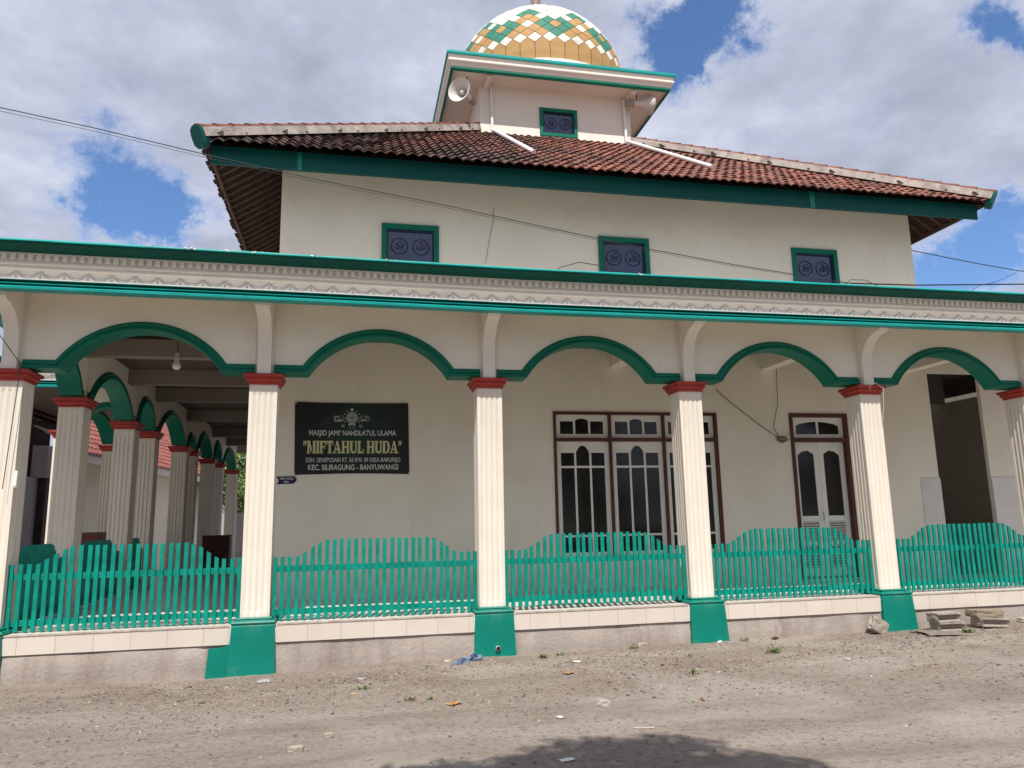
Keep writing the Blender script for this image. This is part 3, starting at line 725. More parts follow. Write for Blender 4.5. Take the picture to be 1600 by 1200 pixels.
for k in range(3):
    a = x0 + f + k * (ww + .04); b = a + ww
    sash(a + .004, b - .004, z0 + f, 2.47, .085, 2.27, 2.40, (2.02, .82), wf, .09)
    sash(a + .004, b - .004, 2.535, z1 - f, .085, 2.835, 2.885, (), wf, .07)
# curtains behind the glass
# --- door
mb = MB(); x0, x1, z0, z1 = DOOR; f = .07
mb.box(x0, WY - .02, z0, x0 + f, WY + .16, z1); mb.box(x1 - f, WY - .02, z0, x1, WY + .16, z1); mb.box(x0 + f, WY - .019, z1 - f, x1 - f, WY + .16, z1); mb.box(x0 + f, WY - .018, 2.47, x1 - f, WY + .15, 2.54)
df = part(mb, 'double_door', BROWN)
a0, a1 = x0 + f, x1 - f; mid = (a0 + a1) / 2
def two_pane(zb, zt, y=WY + .05):
    mb = MB(); yb = y + .04
    mb.box(a0, y, zb, a0 + .09, yb, zt); mb.box(a1 - .09, y, zb, a1, yb, zt); mb.box(mid - .02, y, zb, mid + .02, yb, zt); mb.box(a0 + .09, y + .001, zb, a1 - .09, yb, zb + .07)
    L_ = [(a0 + .09, zt - .16), (a0 + .18, zt - .12), (mid - .15, zt - .085), (mid - .02, zt - .075)]
    mb.prism(L_ + [(mid - .02, zt), (a0 + .09, zt)], y + .001, yb)
    R_ = [(2 * mid - x, z) for x, z in L_]; mb.prism(R_ + [(mid + .02, zt), (a1 - .09, zt)], y + .001, yb)
    mb.build('transom', JWHITE, df); mb = MB(); mb.box(a0 + .08, y + .022, zb + .01, a1 - .08, y + .03, zt - .01); mb.build('pane', GLASS, df)
two_pane(2.545, z1 - f - .003)
def leaf(a, b, flip):
    y = WY + .09; yb = y + .04; z0_, z1_ = -.02, 2.465; st = .10
    i0, i1 = a + st, b - st
    mb = MB(); mb.box(a, y, z0_, i0, yb, z1_); mb.box(i1, y, z0_, b, yb, z1_)
    pts = [(i0, 2.22), (i0 + .1, 2.29), (i1 - .12, 2.31), (i1, 2.24)] if not flip else [(i0, 2.24), (i0 + .12, 2.31), (i1 - .1, 2.29), (i1, 2.22)]
    mb.prism(pts + [(i1, z1_), (i0, z1_)], y + .001, yb)
    mb.box(i0, y + .001, .98, i1, yb, 1.08); mb.box(i0, y + .001, z0_, i1, yb, .14); mb.box(i0, y + .001, .54, i1, yb, .62)
    for zA, zB in ((.14, .54), (.62, .98)):
        n = 8
        for k in range(n):
            z = zA + (k + .5) * (zB - zA) / n; mb.obox(((i0 + i1) / 2, y + .02, z), ((i1 - i0) / 2, 0, 0), (0, .018, -.012), (0, .002, .004))
    l = mb.build('door_leaf', JWHITE, df)
    mb = MB(); mb.box(i0, y + .018, 1.08, i1, y + .026, 2.32); mb.build('pane', GLASS, df)
    mb = MB(); mb.box(i0, y + .045, z0_, i1, y + .05, 1.0); mb.build('backing', DARKIN, df)
leaf(a0 + .003, mid - .003, False); leaf(mid + .003, a1 - .003, True)
mb = MB(); mb.tube([(mid - .03, WY + .06, 1.0), (mid - .03, WY + .045, 1.02), (mid - .03, WY + .045, 1.12), (mid - .03, WY + .06, 1.14)], .008, 6); mb.build('handle', DARKM, df)

# --- main tiled roof
EY, EX0, EX1, EZ, SL = 1.565, 1.75, 16.35, 7.06, .655
BY = 16.1
def roof_pt(side, s, t):
    """s along eave, t horizontal distance inward"""
    z = EZ + SL * t
    if side == 0: return Vector((s, EY + t, z))
    if side == 1: return Vector((EX0 + t, s, z))
    if side == 2: return Vector((EX1 - t, s, z))
    return Vector((s, BY - t, z))
def tiled(side, s0, s1, tmax, name='roof_tiles', cw=.18, rl=.36, sub=6, seed=1, m=TILE, ptf=None):
    rng = random.Random(seed); ptf = ptf or roof_pt
    mb = MB(); nrm = None
    a = ptf(side, (s0 + s1) / 2, 0); b = ptf(side, (s0 + s1) / 2, 1); c = ptf(side, (s0 + s1) / 2 + 1, 0)
    nrm = (b - a).cross(c - a).normalized()
    if nrm.z < 0: nrm = -nrm
    hl = 1 / sqrt(1 + SL * SL); dt = rl * hl
    nr = int(tmax / dt) + 1
    for r in range(nr):
        t0 = r * dt - .02; t1 = (r + 1) * dt + .03
        nco = int((s1 - s0) / cw)
        for k in range(nco):
            sa = s0 + k * cw + (cw * .5 if False else 0); sb = sa + cw
            sm = (sa + sb) / 2; tm = max(t0, 0)
            if sm < s0 + tm + .07 or sm > s1 - tm - .07 or t0 > tmax: continue
            j0 = rng.uniform(-.006, .010); j1 = rng.uniform(-.004, .006); js = rng.uniform(-.008, .008); jt = rng.uniform(-.02, .02)
            tint = min(1, max(.02, rng.gauss(.5, .25)))
            vs = []
            for (t, lift) in ((t0 + jt, .048 + j0), (t1, .012 + j1)):
                for i in range(sub + 1):
                    u = i / sub
                    w = .5 - .5 * cos(2 * pi * (u * .95 + .02)); w = w ** .8
                    h = .042 * w
                    vs.append(ptf(side, sa + js + u * (sb - sa) * 1.03, t) + nrm * (lift + h))
            # front edge thickness
            for i in range(sub + 1): vs.append(Vector(vs[i]) - nrm * .02)
            n = sub + 1
            fs = [(i, i + 1, n + i + 1, n + i) for i in range(sub)] + [(i, 2 * n + i, 2 * n + i + 1, i + 1) for i in range(sub)]
            mb.add(vs, fs, 0, tint)
    return mb
mb = tiled(0, EX0 - .02, EX1 + .02, 5.15, seed=3)
rt_ = part(mb, 'roof', TILE, smooth=True, recalc=False)
mb = tiled(1, EY, BY, 5.4, seed=5, sub=4); mb.build('side_tiles', TILE, rt_, smooth=True, recalc=False)
mb = tiled(2, EY, BY, 5.4, seed=6, sub=4); mb.build('side_tiles', TILE, rt_, smooth=True, recalc=False)
# deck under the tiles
mb = MB(); T = 6.9
A = [Vector((EX0 + .03, EY + .03, EZ + .0)), Vector((EX1 - .03, EY + .03, EZ)), Vector((EX1 - .03, BY, EZ)), Vector((EX0 + .03, BY, EZ))]
B = [Vector((EX0 + T, EY + T, EZ + SL * T)), Vector((EX1 - T, EY + T, EZ + SL * T)), Vector((EX1 - T, BY - T, EZ + SL * T)), Vector((EX0 + T, BY - T, EZ + SL * T))]
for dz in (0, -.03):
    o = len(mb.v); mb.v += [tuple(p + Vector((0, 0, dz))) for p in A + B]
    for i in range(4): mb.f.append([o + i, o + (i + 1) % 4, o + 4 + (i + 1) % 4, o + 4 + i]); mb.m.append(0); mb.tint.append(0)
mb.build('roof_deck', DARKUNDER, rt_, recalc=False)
# rafters and battens under the side overhangs
mb = MB(); bt = MB()
for side in (1, 2):
    y = EY + .3
    while y < BY - .3:
        tt = min(1.35, y - EY, BY - y); p = roof_pt(side, y, .06) - Vector((0, 0, .075)); q = roof_pt(side, y, tt) - Vector((0, 0, .075))
        if y > EY + 1.3 or True: mb.bar(p, q, .05, .07)
        y += .27
    for t in (.14, .46, .78, 1.08):
        p = roof_pt(side, EY + t, t) - Vector((0, 0, .042)); q = roof_pt(side, BY - t, t) - Vector((0, 0, .042)); bt.bar(p, q, .035, .012)
x = EX0 + .4
while x < EX1 - .2:
    mb.bar(roof_pt(0, x, .24) - Vector((0, 0, .075)), roof_pt(0, x, min(1.2, max(.3, x - EX0 - .02), max(.3, EX1 - x - .02))) - Vector((0, 0, .075)), .05, .07); x += .4
mb.build('rafter', WOOD, rt_); bt.build('batten', WOOD, rt_)
# hip ridges
for (cx, sx_) in ((EX0, 1), (EX1, -1)):
    capo = MB(); mo = MB()
    d = Vector((sx_, 1, SL)).normalized(); perp = Vector((0, 0, 1)).cross(d).normalized(); upn = d.cross(perp); upn = upn if upn.z > 0 else -upn
    st = Vector((cx - .02 * sx_, EY - .02, EZ + .06)); Ln = 9.2; n = int(Ln / .33)
    segp = [st + d * (Ln * i / 40) for i in range(41)]
    o = len(mo.v)
    for i, p in enumerate(segp):
        wob = noise.noise(p * 2.1) * .012
        for a_, h_ in ((-.16, -.02), (-.136 + wob, .13), (.136 + wob, .13), (.16, -.02)):
            mo.v.append(tuple(p + perp * a_ + upn * h_))
    for i in range(40):
        for j in range(3): mo.f.append([o + i * 4 + j, o + i * 4 + j + 1, o + i * 4 + 5 + j, o + i * 4 + 4 + j]); mo.m.append(0); mo.tint.append(0)
    mo.f.append([o, o + 1, o + 2, o + 3]); mo.m.append(0); mo.tint.append(0)
    for i in range(n):
        a = st + d * (i * .33 - .02) + upn * .128; b = a + d * .36
        for (p, r, jj) in ((a, .118, 0), (b, .10, 1)):
            for k in range(9):
                an = pi * k / 8
                capo.v.append(tuple(p + perp * (cos(an) * r) + upn * (sin(an) * r * .62 + (0.012 if jj == 0 else 0))))
        o = len(capo.v) - 18
        for k in range(8): capo.f.append([o + k, o + k + 1, o + 10 + k, o + 9 + k]); capo.m.append(0); capo.tint.append(0)
        capo.f.append([o + k for k in range(9)]); capo.m.append(0); capo.tint.append(0)
    # painted end
    e = MB(); c0 = st - d * .03
    prof = [(-.14, -.11), (-.15, .06), (-.13, .17), (-.06, .225), (.06, .225), (.13, .17), (.15, .06), (.14, -.11), (.06, -.2), (-.06, -.2)]
    for dd in (0, .06):
        for a_, h_ in prof: e.v.append(tuple(c0 - d * (.02) + d * dd * 2.0 + perp * a_ * .88 + upn * (h_ * .84 + .0)))
    k = len(prof)
    e.f.append(list(range(k))); e.f.append(list(range(k, 2 * k))[::-1]); e.m += [0, 0]; e.tint += [0, 0]
    for j in range(k): e.f.append([j, (j + 1) % k, k + (j + 1) % k, k + j]); e.m.append(0); e.tint.append(0)
    e.build('hip_end', FASC, rt_, smooth=True)
    capo.build('hip_cap', RIDGE, rt_); mo.build('hip_mortar', MORT, rt_)
# front fascia board in lengths
def fboard(a, b, z0=6.79, z1=7.125, m=FASC):
    mb = MB(); mb.box(a, 1.74, z0, b, 1.775, z1); mb.build('fascia', m, rt_)
fboard(1.87, 4.0); fboard(4.003, 8.2); fboard(8.203, 12.55); fboard(12.553, 16.2)
mb = MB()
for x, w in ((3.2, .07), (12.5, .1), (5.9, .0)):
    if w: mb.box(x, 1.732, 6.79, x + w, 1.739, 7.12)
mb.build('fascia_joint', mat('pale_green_paint', (.01, .2, .15), .5, .1, 3, 0), rt_)
for a_ in (1.82, 16.21):
    mb = MB(); mb.box(a_, 1.78, 6.96, a_ + .04, BY - .1, 7.04); mb.build('side_fascia', WOOD, rt_)

# --- lantern tower
TX0, TX1, TY0, TY1 = 7.1, 11.02, 6.72, 10.9
mb = MB(); holed(mb, TX0, TX1, 9.4, 11.78, TY0, TY0 + .15, [(8.62, 9.57, 10.56, 11.28)])
mb.box(TX0, TY0 + .15, 9.4, TX0 + .15, TY1, 11.78); mb.box(TX1 - .15, TY0 + .15, 9.4, TX1, TY1, 11.78); mb.box(TX0 + .15, TY1 - .15, 9.4, TX1 - .15, TY1, 11.78)
part(mb, 'lantern_tower', WHITE)
blue_window(8.62, 9.57, 10.56, 11.28, TY0, 'tower_window')
# flat roof with moulded band
def ringband(mbx, prof, x0, x1, y0, y1, m=0):
    """prof: (inset, z) list, swept round a rectangle"""
    o = len(mbx.v)
    for ins, z in prof: mbx.v += [(x0 + ins, y0 + ins, z), (x1 - ins, y0 + ins, z), (x1 - ins, y1 - ins, z), (x0 + ins, y1 - ins, z)]
    for i in range(len(prof) - 1):
        for j in range(4): mbx.f.append([o + i * 4 + j, o + i * 4 + (j + 1) % 4, o + i * 4 + 4 + (j + 1) % 4, o + i * 4 + 4 + j]); mbx.m.append(m); mbx.tint.append(0)
RX0, RX1, RY0, RY1 = 6.2, 12.0, 5.98, 11.7
mb = MB(); mb.box(RX0 + .14, RY0 + .14, 11.765, RX1 - .14, RY1 - .14, 12.1)
tr = part(mb, 'tower_roof', WHITE)
mb = MB(); ringband(mb, [(.06, 12.06), (-.0, 12.066), (-.005, 12.1), (0., 12.15), (.03, 12.17), (.3, 12.18), (2.5, 12.2)], RX0, RX1, RY0, RY1); mb.build('roof_edge', TEAL, tr)
mb = MB(); ringband(mb, [(.03, 12.064), (.045, 12.0), (.06, 11.985), (.035, 11.96), (.03, 11.93), (.04, 11.905), (.07, 11.885), (.09, 11.86), (.1, 11.81), (.13, 11.79)], RX0, RX1, RY0, RY1); mb.build('cove_band', WHITE, tr, smooth=True)
mb = MB(); ringband(mb, [(.13, 11.80), (.105, 11.795), (.105, 11.745), (.125, 11.738), (.125, 11.71), (.16, 11.705), (.16, 11.77)], RX0, RX1, RY0, RY1); mb.build('lower_band', TRIM, tr)
for a_ in (7.25, 10.95):
    mb = MB(); mb.bar((a_, 6.2, 11.7), (a_, 6.72, 11.7), .12, .13); mb.build('corbel', WHITE, tr)
# dome
DC = Vector((9.15, 8.83, 12.8)); DR = 2.42
def dpt(lat, lon, r=DR):
    # slightly pointed towards the crown
    k = 1 + .035 * max(0, (lat - 45) / 45) ** 2
    return DC + Vector((r * cos(lat) * sin(lon), -r * cos(lat) * cos(lon), r * k * sin(lat)))
mb = MB(); prof = []
for i in range(0, 31):
    la = radians(-14 + 104 * i / 30)
    p = dpt(la, 0, DR - .012) - DC; prof.append((max(.001, -p.y), p.z))
mb.lathe(DC, prof, 80)
dome = part(mb, 'dome', SEAM, smooth='all')
lat_rows = [radians(8.0 + 3.75 * (j - 1)) for j in range(0, 30)]
pan = [MB(), MB(), MB()]
NC = 40
def diamond(lat_c, lat_lo, lat_hi, lon_c, hw, m):
    g = .009 / DR
    P = []
    mid = [(lat_lo + g, lon_c), (lat_c, lon_c + hw - g / max(.2, cos(lat_c))), (lat_hi - g, lon_c), (lat_c, lon_c - hw + g / max(.2, cos(lat_c)))]
    c = dpt(lat_c, lon_c, DR + .004)
    P = [dpt(a, b, DR + .002) for a, b in mid]
    pan[m].add(P + [c], [(0, 1, 4), (1, 2, 4), (2, 3, 4), (3, 0, 4)])
lo0 = radians(-2.4)
for j in range(1, 22):
    lc = lat_rows[j]
    if lc > radians(80): break
    for i in range(NC):
        uu = (2 * i + (0 if j % 2 == 0 else 1))     # half-step index
        lon = lo0 + uu * radians(4.5)
        u8 = (uu + 4) % 8 - 4; ua = abs(u8)
        col = 1
        if j == 1: col = 1
        elif j == 2: col = 2 if ua == 0 else 0
        elif j == 3: col = 2 if ua == 1 else 0
        elif j == 4: col = 0 if ua == 0 else (2 if ua == 2 else 1)
        elif j == 5: col = 2 if ua == 1 else 0
        elif j == 6: col = 1 if ua == 0 else (0 if ua == 4 else 1 if ua == 2 else 1)
        elif j == 7: col = 2 if ua == 3 else 1
        elif j == 8: col = 2 if ua == 4 else 1
        elif j in (12, 14): col = 0 if ua == 0 else 1
        diamond(lc, lat_rows[j - 1], min(lat_rows[j + 1], radians(86)), lon, radians(4.5), col)
for i in range(NC):     # tall pentagon panels of the skirt
    lon = lo0 + 2 * i * radians(4.5); hw = radians(4.5) - .008 / DR
    P = [dpt(a, b, DR + .003) for a, b in ((radians(-7), lon - hw), (radians(-7), lon + hw), (lat_rows[0], lon + hw), (lat_rows[1] - .004 / DR, lon), (lat_rows[0], lon - hw))]
    q = [dpt(a, b, DR + .003) for a, b in ((radians(-1), lon - hw), (radians(-1), lon + hw))]
    pan[0].add(P[:2] + q[::-1] + [], [(0, 1, 2, 3)]); pan[0].add([q[0], q[1]] + P[2:], [(0, 1, 2, 3, 4)])
for k_, m_ in zip((0, 1, 2), (P_GOLD, P_WHITE, P_GREEN)): pan[k_].build('dome_panels', m_, dome)
mb = MB(); mb.lathe(DC, [(2.3, -.6), (2.52, -.6), (2.56, -.5), (2.54, -.36), (2.40, -.30)], 80); mb.build('dome_ring', PIPE, dome, smooth=True)
mb = MB(); mb.lathe(DC + Vector((0, 0, DR * 1.03)), [(.42, -.06), (.3, .02), (.22, .05), (.24, .12), (.12, .2), (.08, .5), (.16, .6), (.16, .68), (.05, .8), (.04, 1.1), (.1, 1.2), (0.001, 1.4)], 24); mb.build('finial', STEEL, dome, smooth=True)

# --- downpipes from the tower roof
for x, x2 in ((7.37, 7.48), (10.84, 11.2)):
    mb = MB(); b0 = Vector((x, 6.66, 11.72)); b1 = Vector((x + .02, 6.66, 10.47))
    mb.tube([b0, b1, b1 + Vector((0, -.03, -.03))], .036, 12)
    o = part(mb, 'downpipe', PIPE, smooth=True)
    e0 = Vector((x + .02, 6.58, 10.50)); e1 = Vector((x2, 2.95, EZ + SL * (2.95 - EY) + .12))
    mb = MB(); mb.tube([e0 + Vector((0, .02, .03)), e0 + Vector((0, -.05, -.02)), e1], .045, 12); mb.build('roof_run', PIPE, o, smooth=True)

# ================================================================= RAILINGS
def picket_top(x, L_):
    """height of the top of a picket x along a railing of length L_"""
    k = L_ / 2.62; a, b = .28 * k, .72 * k; c, d = (2.62 - .65) * k, (2.62 - .25) * k
    def sm(t): t = min(1, max(0, t)); return t * t * (3 - 2 * t)
    f = min(sm((x - a) / (b - a)) ** .75, sm((d - x) / (d - c)) ** .75)
    return .715 + .205 * f
def railing(x0, x1, y, label, rz=0, origin=None, group='green picket railings between the front columns', zlow=-.068):
    Ln = x1 - x0 if origin is None else x1
    root = thing('railing', label, 'railing', (x0, y, 0) if origin is None else origin, rz, group)
    n = int(round(Ln / .0925)); rng = random.Random(int(x0 * 10) + 3 + int(y * 7))
    for i in range(n + 1):
        x = .022 + (Ln - .044) * i / n + rng.uniform(-.005, .005); h = picket_top(x, Ln) + rng.uniform(-.004, .004)
        hl = picket_top(x - .021, Ln); hr = picket_top(x + .021, Ln); dz = (hr - hl) * .5
        dz = max(-.03, min(.03, dz))
        mb = MB(); w = .024; zb = zlow + rng.uniform(-.005, .005); lean = rng.uniform(-.008, .008)
        mb.add([(x - w, -.012, zb), (x + w, -.012, zb), (x + w, .012, zb), (x - w, .012, zb), (x - w + lean, -.012, h - dz), (x + w + lean, -.012, h + dz), (x + w + lean, .012, h + dz), (x - w + lean, .012, h - dz)],
               [(0, 3, 2, 1), (4, 5, 6, 7), (0, 1, 5, 4), (1, 2, 6, 5), (2, 3, 7, 6), (3, 0, 4, 7)])
        mb.build('picket', FGREEN, root, recalc=False)
    for z0, z1 in ((.525, .60), (zlow + .065, zlow + .135)):
        mb = MB(); mb.box(0, .012, z0, Ln, .035, z1); mb.build('rail', FGREEN, root)
    return root
bayw = ['first bay from the left, before the open side wing', 'bay with the black banner behind it', 'bay in front of the wide veranda window', 'bay in front of the white double door', 'rightmost bay, before the dark annex opening']
for i in range(5):
    railing(3 * i + .19, 3 * i + 2.81, .10, 'green wavy topped picket railing, ' + bayw[i], zlow=(-.068, -.068, -.035, -.06, -.05)[i])
for (a, b), lb in zip(zip(SY[:3], SY[1:4]), ('nearest', 'second', 'third')):
    railing(a, b, 0, {'nearest': 'green picket railing running back from the left corner column', 'second': 'green picket railing in the second bay of the left colonnade', 'third': 'green picket railing in the third bay of the left side colonnade'}[lb],
            rz=pi / 2, origin=(.12, a + .37, 0)) if False else railing(0, b - a - .39, 0, {'nearest': 'green picket railing running back from the left corner column', 'second': 'green picket railing in the second bay of the left colonnade', 'third': 'green picket railing in the third bay of the left side colonnade'}[lb],
            rz=pi / 2, origin=(.05, a + .37, 0), group='green picket railings of the left side colonnade')

# ================================================================= BANNER
def text_mesh(body, size, loc, mat_, parent, sxs=1., bold=0.0, name='lettering', width=None):
    cu = bpy.data.curves.new('txt', 'FONT'); cu.body = body; cu.size = size; cu.align_x = 'CENTER'; cu.align_y = 'CENTER'; cu.offset = bold; cu.extrude = 0
    cu.resolution_u = 3
    ob = bpy.data.objects.new('txt', cu); COL.objects.link(ob); bpy.context.view_layer.update()
    dg = bpy.context.evaluated_depsgraph_get(); me = bpy.data.meshes.new_from_object(ob.evaluated_get(dg)); bpy.data.objects.remove(ob)
    if width and len(me.vertices):
        xs_ = [v.co.x for v in me.vertices]; w0 = max(xs_) - min(xs_); sxs = width / w0; cx_ = (max(xs_) + min(xs_)) / 2
        for v in me.vertices: v.co.x = (v.co.x - cx_)
    for v in me.vertices: v.co = Vector((v.co.x * sxs, 0, v.co.y))
    me.materials.clear(); me.materials.append(mat_)
    o = bpy.data.objects.new(name, me); COL.objects.link(o); o.location = loc; o.parent = parent; return o
BAN = mat('banner_vinyl', (.009, .012, .012), .45, .3, 1.5, 0, spec=.4)
def banner_mat():
    m = BAN; t = m.node_tree; ns = t.nodes; lk = t.links; p = ns['Principled BSDF']
    co = ns.new('ShaderNodeTexCoord'); vm = ns.new('ShaderNodeVectorMath'); vm.operation = 'DISTANCE'; lk.new(co.outputs['Object'], vm.inputs[0]); vm.inputs[1].default_value = (.05, 0, .18)
    mr = ns.new('ShaderNodeMapRange'); mr.inputs[1].default_value = .1; mr.inputs[2].default_value = .75; mr.inputs[3].default_value = 1; mr.inputs[4].default_value = 0; lk.new(vm.outputs['Value'], mr.inputs[0])
    r = ns.new('ShaderNodeMix'); r.data_type = 'RGBA'; r.inputs[6].default_value = (.010, .011, .012, 1); r.inputs[7].default_value = (.006, .035, .026, 1); lk.new(mr.outputs[0], r.inputs[0]); lk.new(r.outputs[2], p.inputs['Base Color'])
banner_mat()
YEL = mat('print_yellow', (.62, .62, .36), .6, .08, 20, 0); PRW = mat('print_white', (.62, .61, .58), .6, .05, 20, 0); PRG = mat('print_outline', (.10, .12, .05), .6, .05, 20, 0)
bn = thing('banner', 'black vinyl banner with mosque name in yellow and white letters on the veranda wall', 'banner', (4.16, WY - .012, 2.51))
mb = MB(); nx_, nz_ = 48, 32
for j in range(nz_ + 1):
    for i in range(nx_ + 1):
        u = i / nx_; v = j / nz_
        x = (-.935 + 1.86 * u) + .012 * (v - .5) * -2 * (1 if u > .5 else 1) ; z = -.60 + 1.205 * v
        z += -.018 * sin(pi * u) * (1 - v) * -1 - .012 * sin(pi * u) * v
        y = -.004 + noise.noise(Vector((u * 3, v * 5 + u * 3, 2))) * .006 + noise.noise(Vector((u * 9, v * 14 + 6 * u, 2))) * .0022
        y -= .004 * math.exp(-((v - (1 - abs(u - .5) * .9)) / .03) ** 2)
        mb.v.append((x, y, z))
for j in range(nz_):
    for i in range(nx_): mb.f.append([j * (nx_ + 1) + i, j * (nx_ + 1) + i + 1, (j + 1) * (nx_ + 1) + i + 1, (j + 1) * (nx_ + 1) + i]); mb.m.append(0); mb.tint.append(0)
mb.build('sheet', BAN, bn, smooth='all', recalc=False)
TYY = -.014
text_mesh("MASJID JAMI' NAHDLATUL ULAMA", .122, (0, TYY, .085), PRW, bn, bold=.0018, width=1.42)
text_mesh("DSN. SENEPOSARI RT. 03 RW. 09 DESA BARUREJO", .104, (.02, TYY, -.362), PRW, bn, bold=.0008, width=1.53)
text_mesh("KEC. SILIRAGUNG - BANYUWANGI", .124, (.02, TYY, -.485), PRW, bn, bold=.0022, width=1.46)
# slab serif line, drawn letter by letter (unit height 1)
def slab(ch):
    B = []   # list of polygons
    R = lambda x0, z0, x1, z1: B.append([(x0, z0), (x1, z0), (x1, z1), (x0, z1)])
    def stem(x, w=.2): R(x, .0, x + w, 1.); R(x - .06, 0, x + w + .06, .08); R(x - .06, .92, x + w + .06, 1.)
    if ch == 'M': stem(.06, .16); stem(.66, .2); B.append([(.12, 1), (.3, 1), (.5, .3), (.4, .05)]); B.append([(.5, .3), (.7, 1), (.62, .8), (.42, .05)]); W_ = .95
    elif ch == 'I': stem(.08, .2); W_ = .36
    elif ch == 'F': stem(.08, .2); R(.28, .88, .66, 1); R(.6, .7, .66, .9); R(.28, .46, .5, .56); R(.48, .38, .53, .64); W_ = .7
    elif ch == 'T': R(.27, 0, .47, 1); R(.18, 0, .56, .08); R(.03, .88, .71, 1); R(.03, .68, .09, .9); R(.65, .68, .71, .9); W_ = .74
    elif ch == 'A': B.append([(.08, 0), (.18, 0), (.42, .9), (.36, 1.)]); B.append([(.36, 1), (.5, 1), (.8, 0), (.56, 0)]); R(.2, .26, .62, .36); R(.0, 0, .28, .08); R(.48, 0, .88, .08); W_ = .88
    elif ch == 'H': stem(.08, .2); stem(.58, .2); R(.28, .45, .6, .56); W_ = .86
    elif ch == 'U':
        R(.08, .25, .28, 1.); R(.02, .92, .34, 1); R(.62, .25, .74, 1.); R(.54, .92, .82, 1)
        B.append([(.08, .26), (.28, .26), (.36, .12), (.3, -.01)]); B.append([(.08, .26), (.3, -.01), (.2, .04), (.11, .14)]); B.append([(.3, -.01), (.36, .12), (.52, .12), (.52, -.01)]); B.append([(.52, -.01), (.52, .12), (.62, .26), (.74, .26), (.68, .08)]); W_ = .84
    elif ch == 'L': stem(.08, .2); R(.28, 0, .64, .12); R(.58, .1, .64, .34); W_ = .68
    elif ch == 'D':
        stem(.08, .2); R(.28, 0, .5, .1); R(.28, .9, .5, 1.)
        pts = [(cos(radians(a)) * .3 + .48, sin(radians(a)) * .5 + .5) for a in range(-90, 91, 20)]; pin = [(cos(radians(a)) * .12 + .46, sin(radians(a)) * .4 + .5) for a in range(-90, 91, 20)]
        for k in range(len(pts) - 1): B.append([pin[k], pts[k], pts[k + 1], pin[k + 1]])
        W_ = .84
    elif ch == '"':
        for x in (.05, .22): R(x, .8, x + .12, 1); B.append([(x + .04, .82), (x + .12, .82), (x + .02, .6), (x - .02, .64)])
        W_ = .42
    else: W_ = .3
    return B, W_
wt = sum(slab(c)[1] for c in '"MIFTAHUL HUDA"'); W0 = 1.61; kx = W0 / wt
for (dx, dz, mm, yy, gr_) in ((.006, -.005, PRG, TYY + .002, .012), (0, 0, YEL, TYY - .001, 0)):
    mb = MB(); x = -W0 / 2
    for c in '"MIFTAHUL HUDA"':
        B, w_ = slab(c)
        for n_i, poly in enumerate(B):
            cxp = sum(p[0] for p in poly) / len(poly); czp = sum(p[1] for p in poly) / len(poly)
            vs = []
            for a, b in poly:
                xx = x + a * kx + dx; z_ = b * .2 + dz
                if gr_:
                    xx += gr_ * (1 if a > cxp else -1); z_ += gr_ * (1 if b > czp else -1)
                vs.append((xx, yy - n_i * .00012, z_))
            mb.add(vs, [list(range(len(vs)))])
        x += w_ * kx
    o = mb.build('lettering', mm, bn, recalc=False); o.location = (.005, 0, -.245)
# emblem
mb = MB(); ez = .345
T = lambda pts, r=.004: mb.tube([(x, TYY, z) for x, z in pts], r, 4)
T(arc(-.02, ez, .088, 0, 360, 28), .005); T(arc(-.02, ez, .072, 0, 360, 24), .003)
for k in range(-3, 4): T([(-.02 + k * .019, ez - .045), (-.02 + k * .019, ez + .03 + .02 * (1 - abs(k) / 3))], .004)
T([(-.085, ez - .02), (-.02, ez - .05), (.045, ez - .02)], .008); T([(-.075, ez + .035), (-.02, ez + .055), (.035, ez + .035)], .006)
T([(-.07, ez - .115), (.03, ez - .115)], .006); T([(-.065, ez - .092), (.025, ez - .092)], .005); T([(-.075, ez - .14), (-.055, ez - .1)], .005); T([(.035, ez - .14), (.015, ez - .1)], .005)
def star(cx, cz, r):
    pts = [(cx + (r if k % 2 == 0 else r * .4) * cos(pi / 2 + k * pi / 5), TYY, cz + (r if k % 2 == 0 else r * .4) * sin(pi / 2 + k * pi / 5)) for k in range(10)]
    mb.add(pts + [(cx, TYY, cz)], [(k, (k + 1) % 10, 10) for k in range(10)])
star(-.02, ez + .135, .036)
for a in (57, 28, -30): 
    for s_ in (1, -1): star(-.02 + s_ * .13 * cos(radians(a)), ez + .13 * sin(radians(a)), .014)
star(-.05, ez - .17, .014); star(.01, ez - .17, .014)
# flowing script left and right of the globe
for s_ in (1, -1):
    for pts in ([(.1, -.02), (.14, .01), (.17, -.03), (.21, -.035), (.24, .0), (.26, .03)], [(.13, -.045), (.18, -.05), (.25, -.045), (.29, -.02), (.27, .02)], [(.2, .01), (.22, .03), (.24, .015)], [(.15, .03), (.17, .035)]):
        T([(-.02 + s_ * x, ez + z) for x, z in pts], .0045)
T([(-.3, ez + .03), (-.3, ez - .06), (-.2, ez - .06)], .0055)
mb.build('emblem', PRW, bn, recalc=False)
text_mesh('N', .06, (-.165, TYY, ez - .14), PRW, bn, bold=.001); text_mesh('U', .06, (.125, TYY, ez - .14), PRW, bn, bold=.001)
mb = MB()
for x, z in ((-.93, .60), (.915, .60), (.93, -.595), (-.92, -.595)): mb.lathe((x, -.012, z - (.02 if z > 0 else -.02)), [(.0, 0), (.01, 0), (.012, .004)], 10, rot=Matrix.Rotation(pi / 2, 3, 'X'))
mb.build('eyelet', HORN, bn)
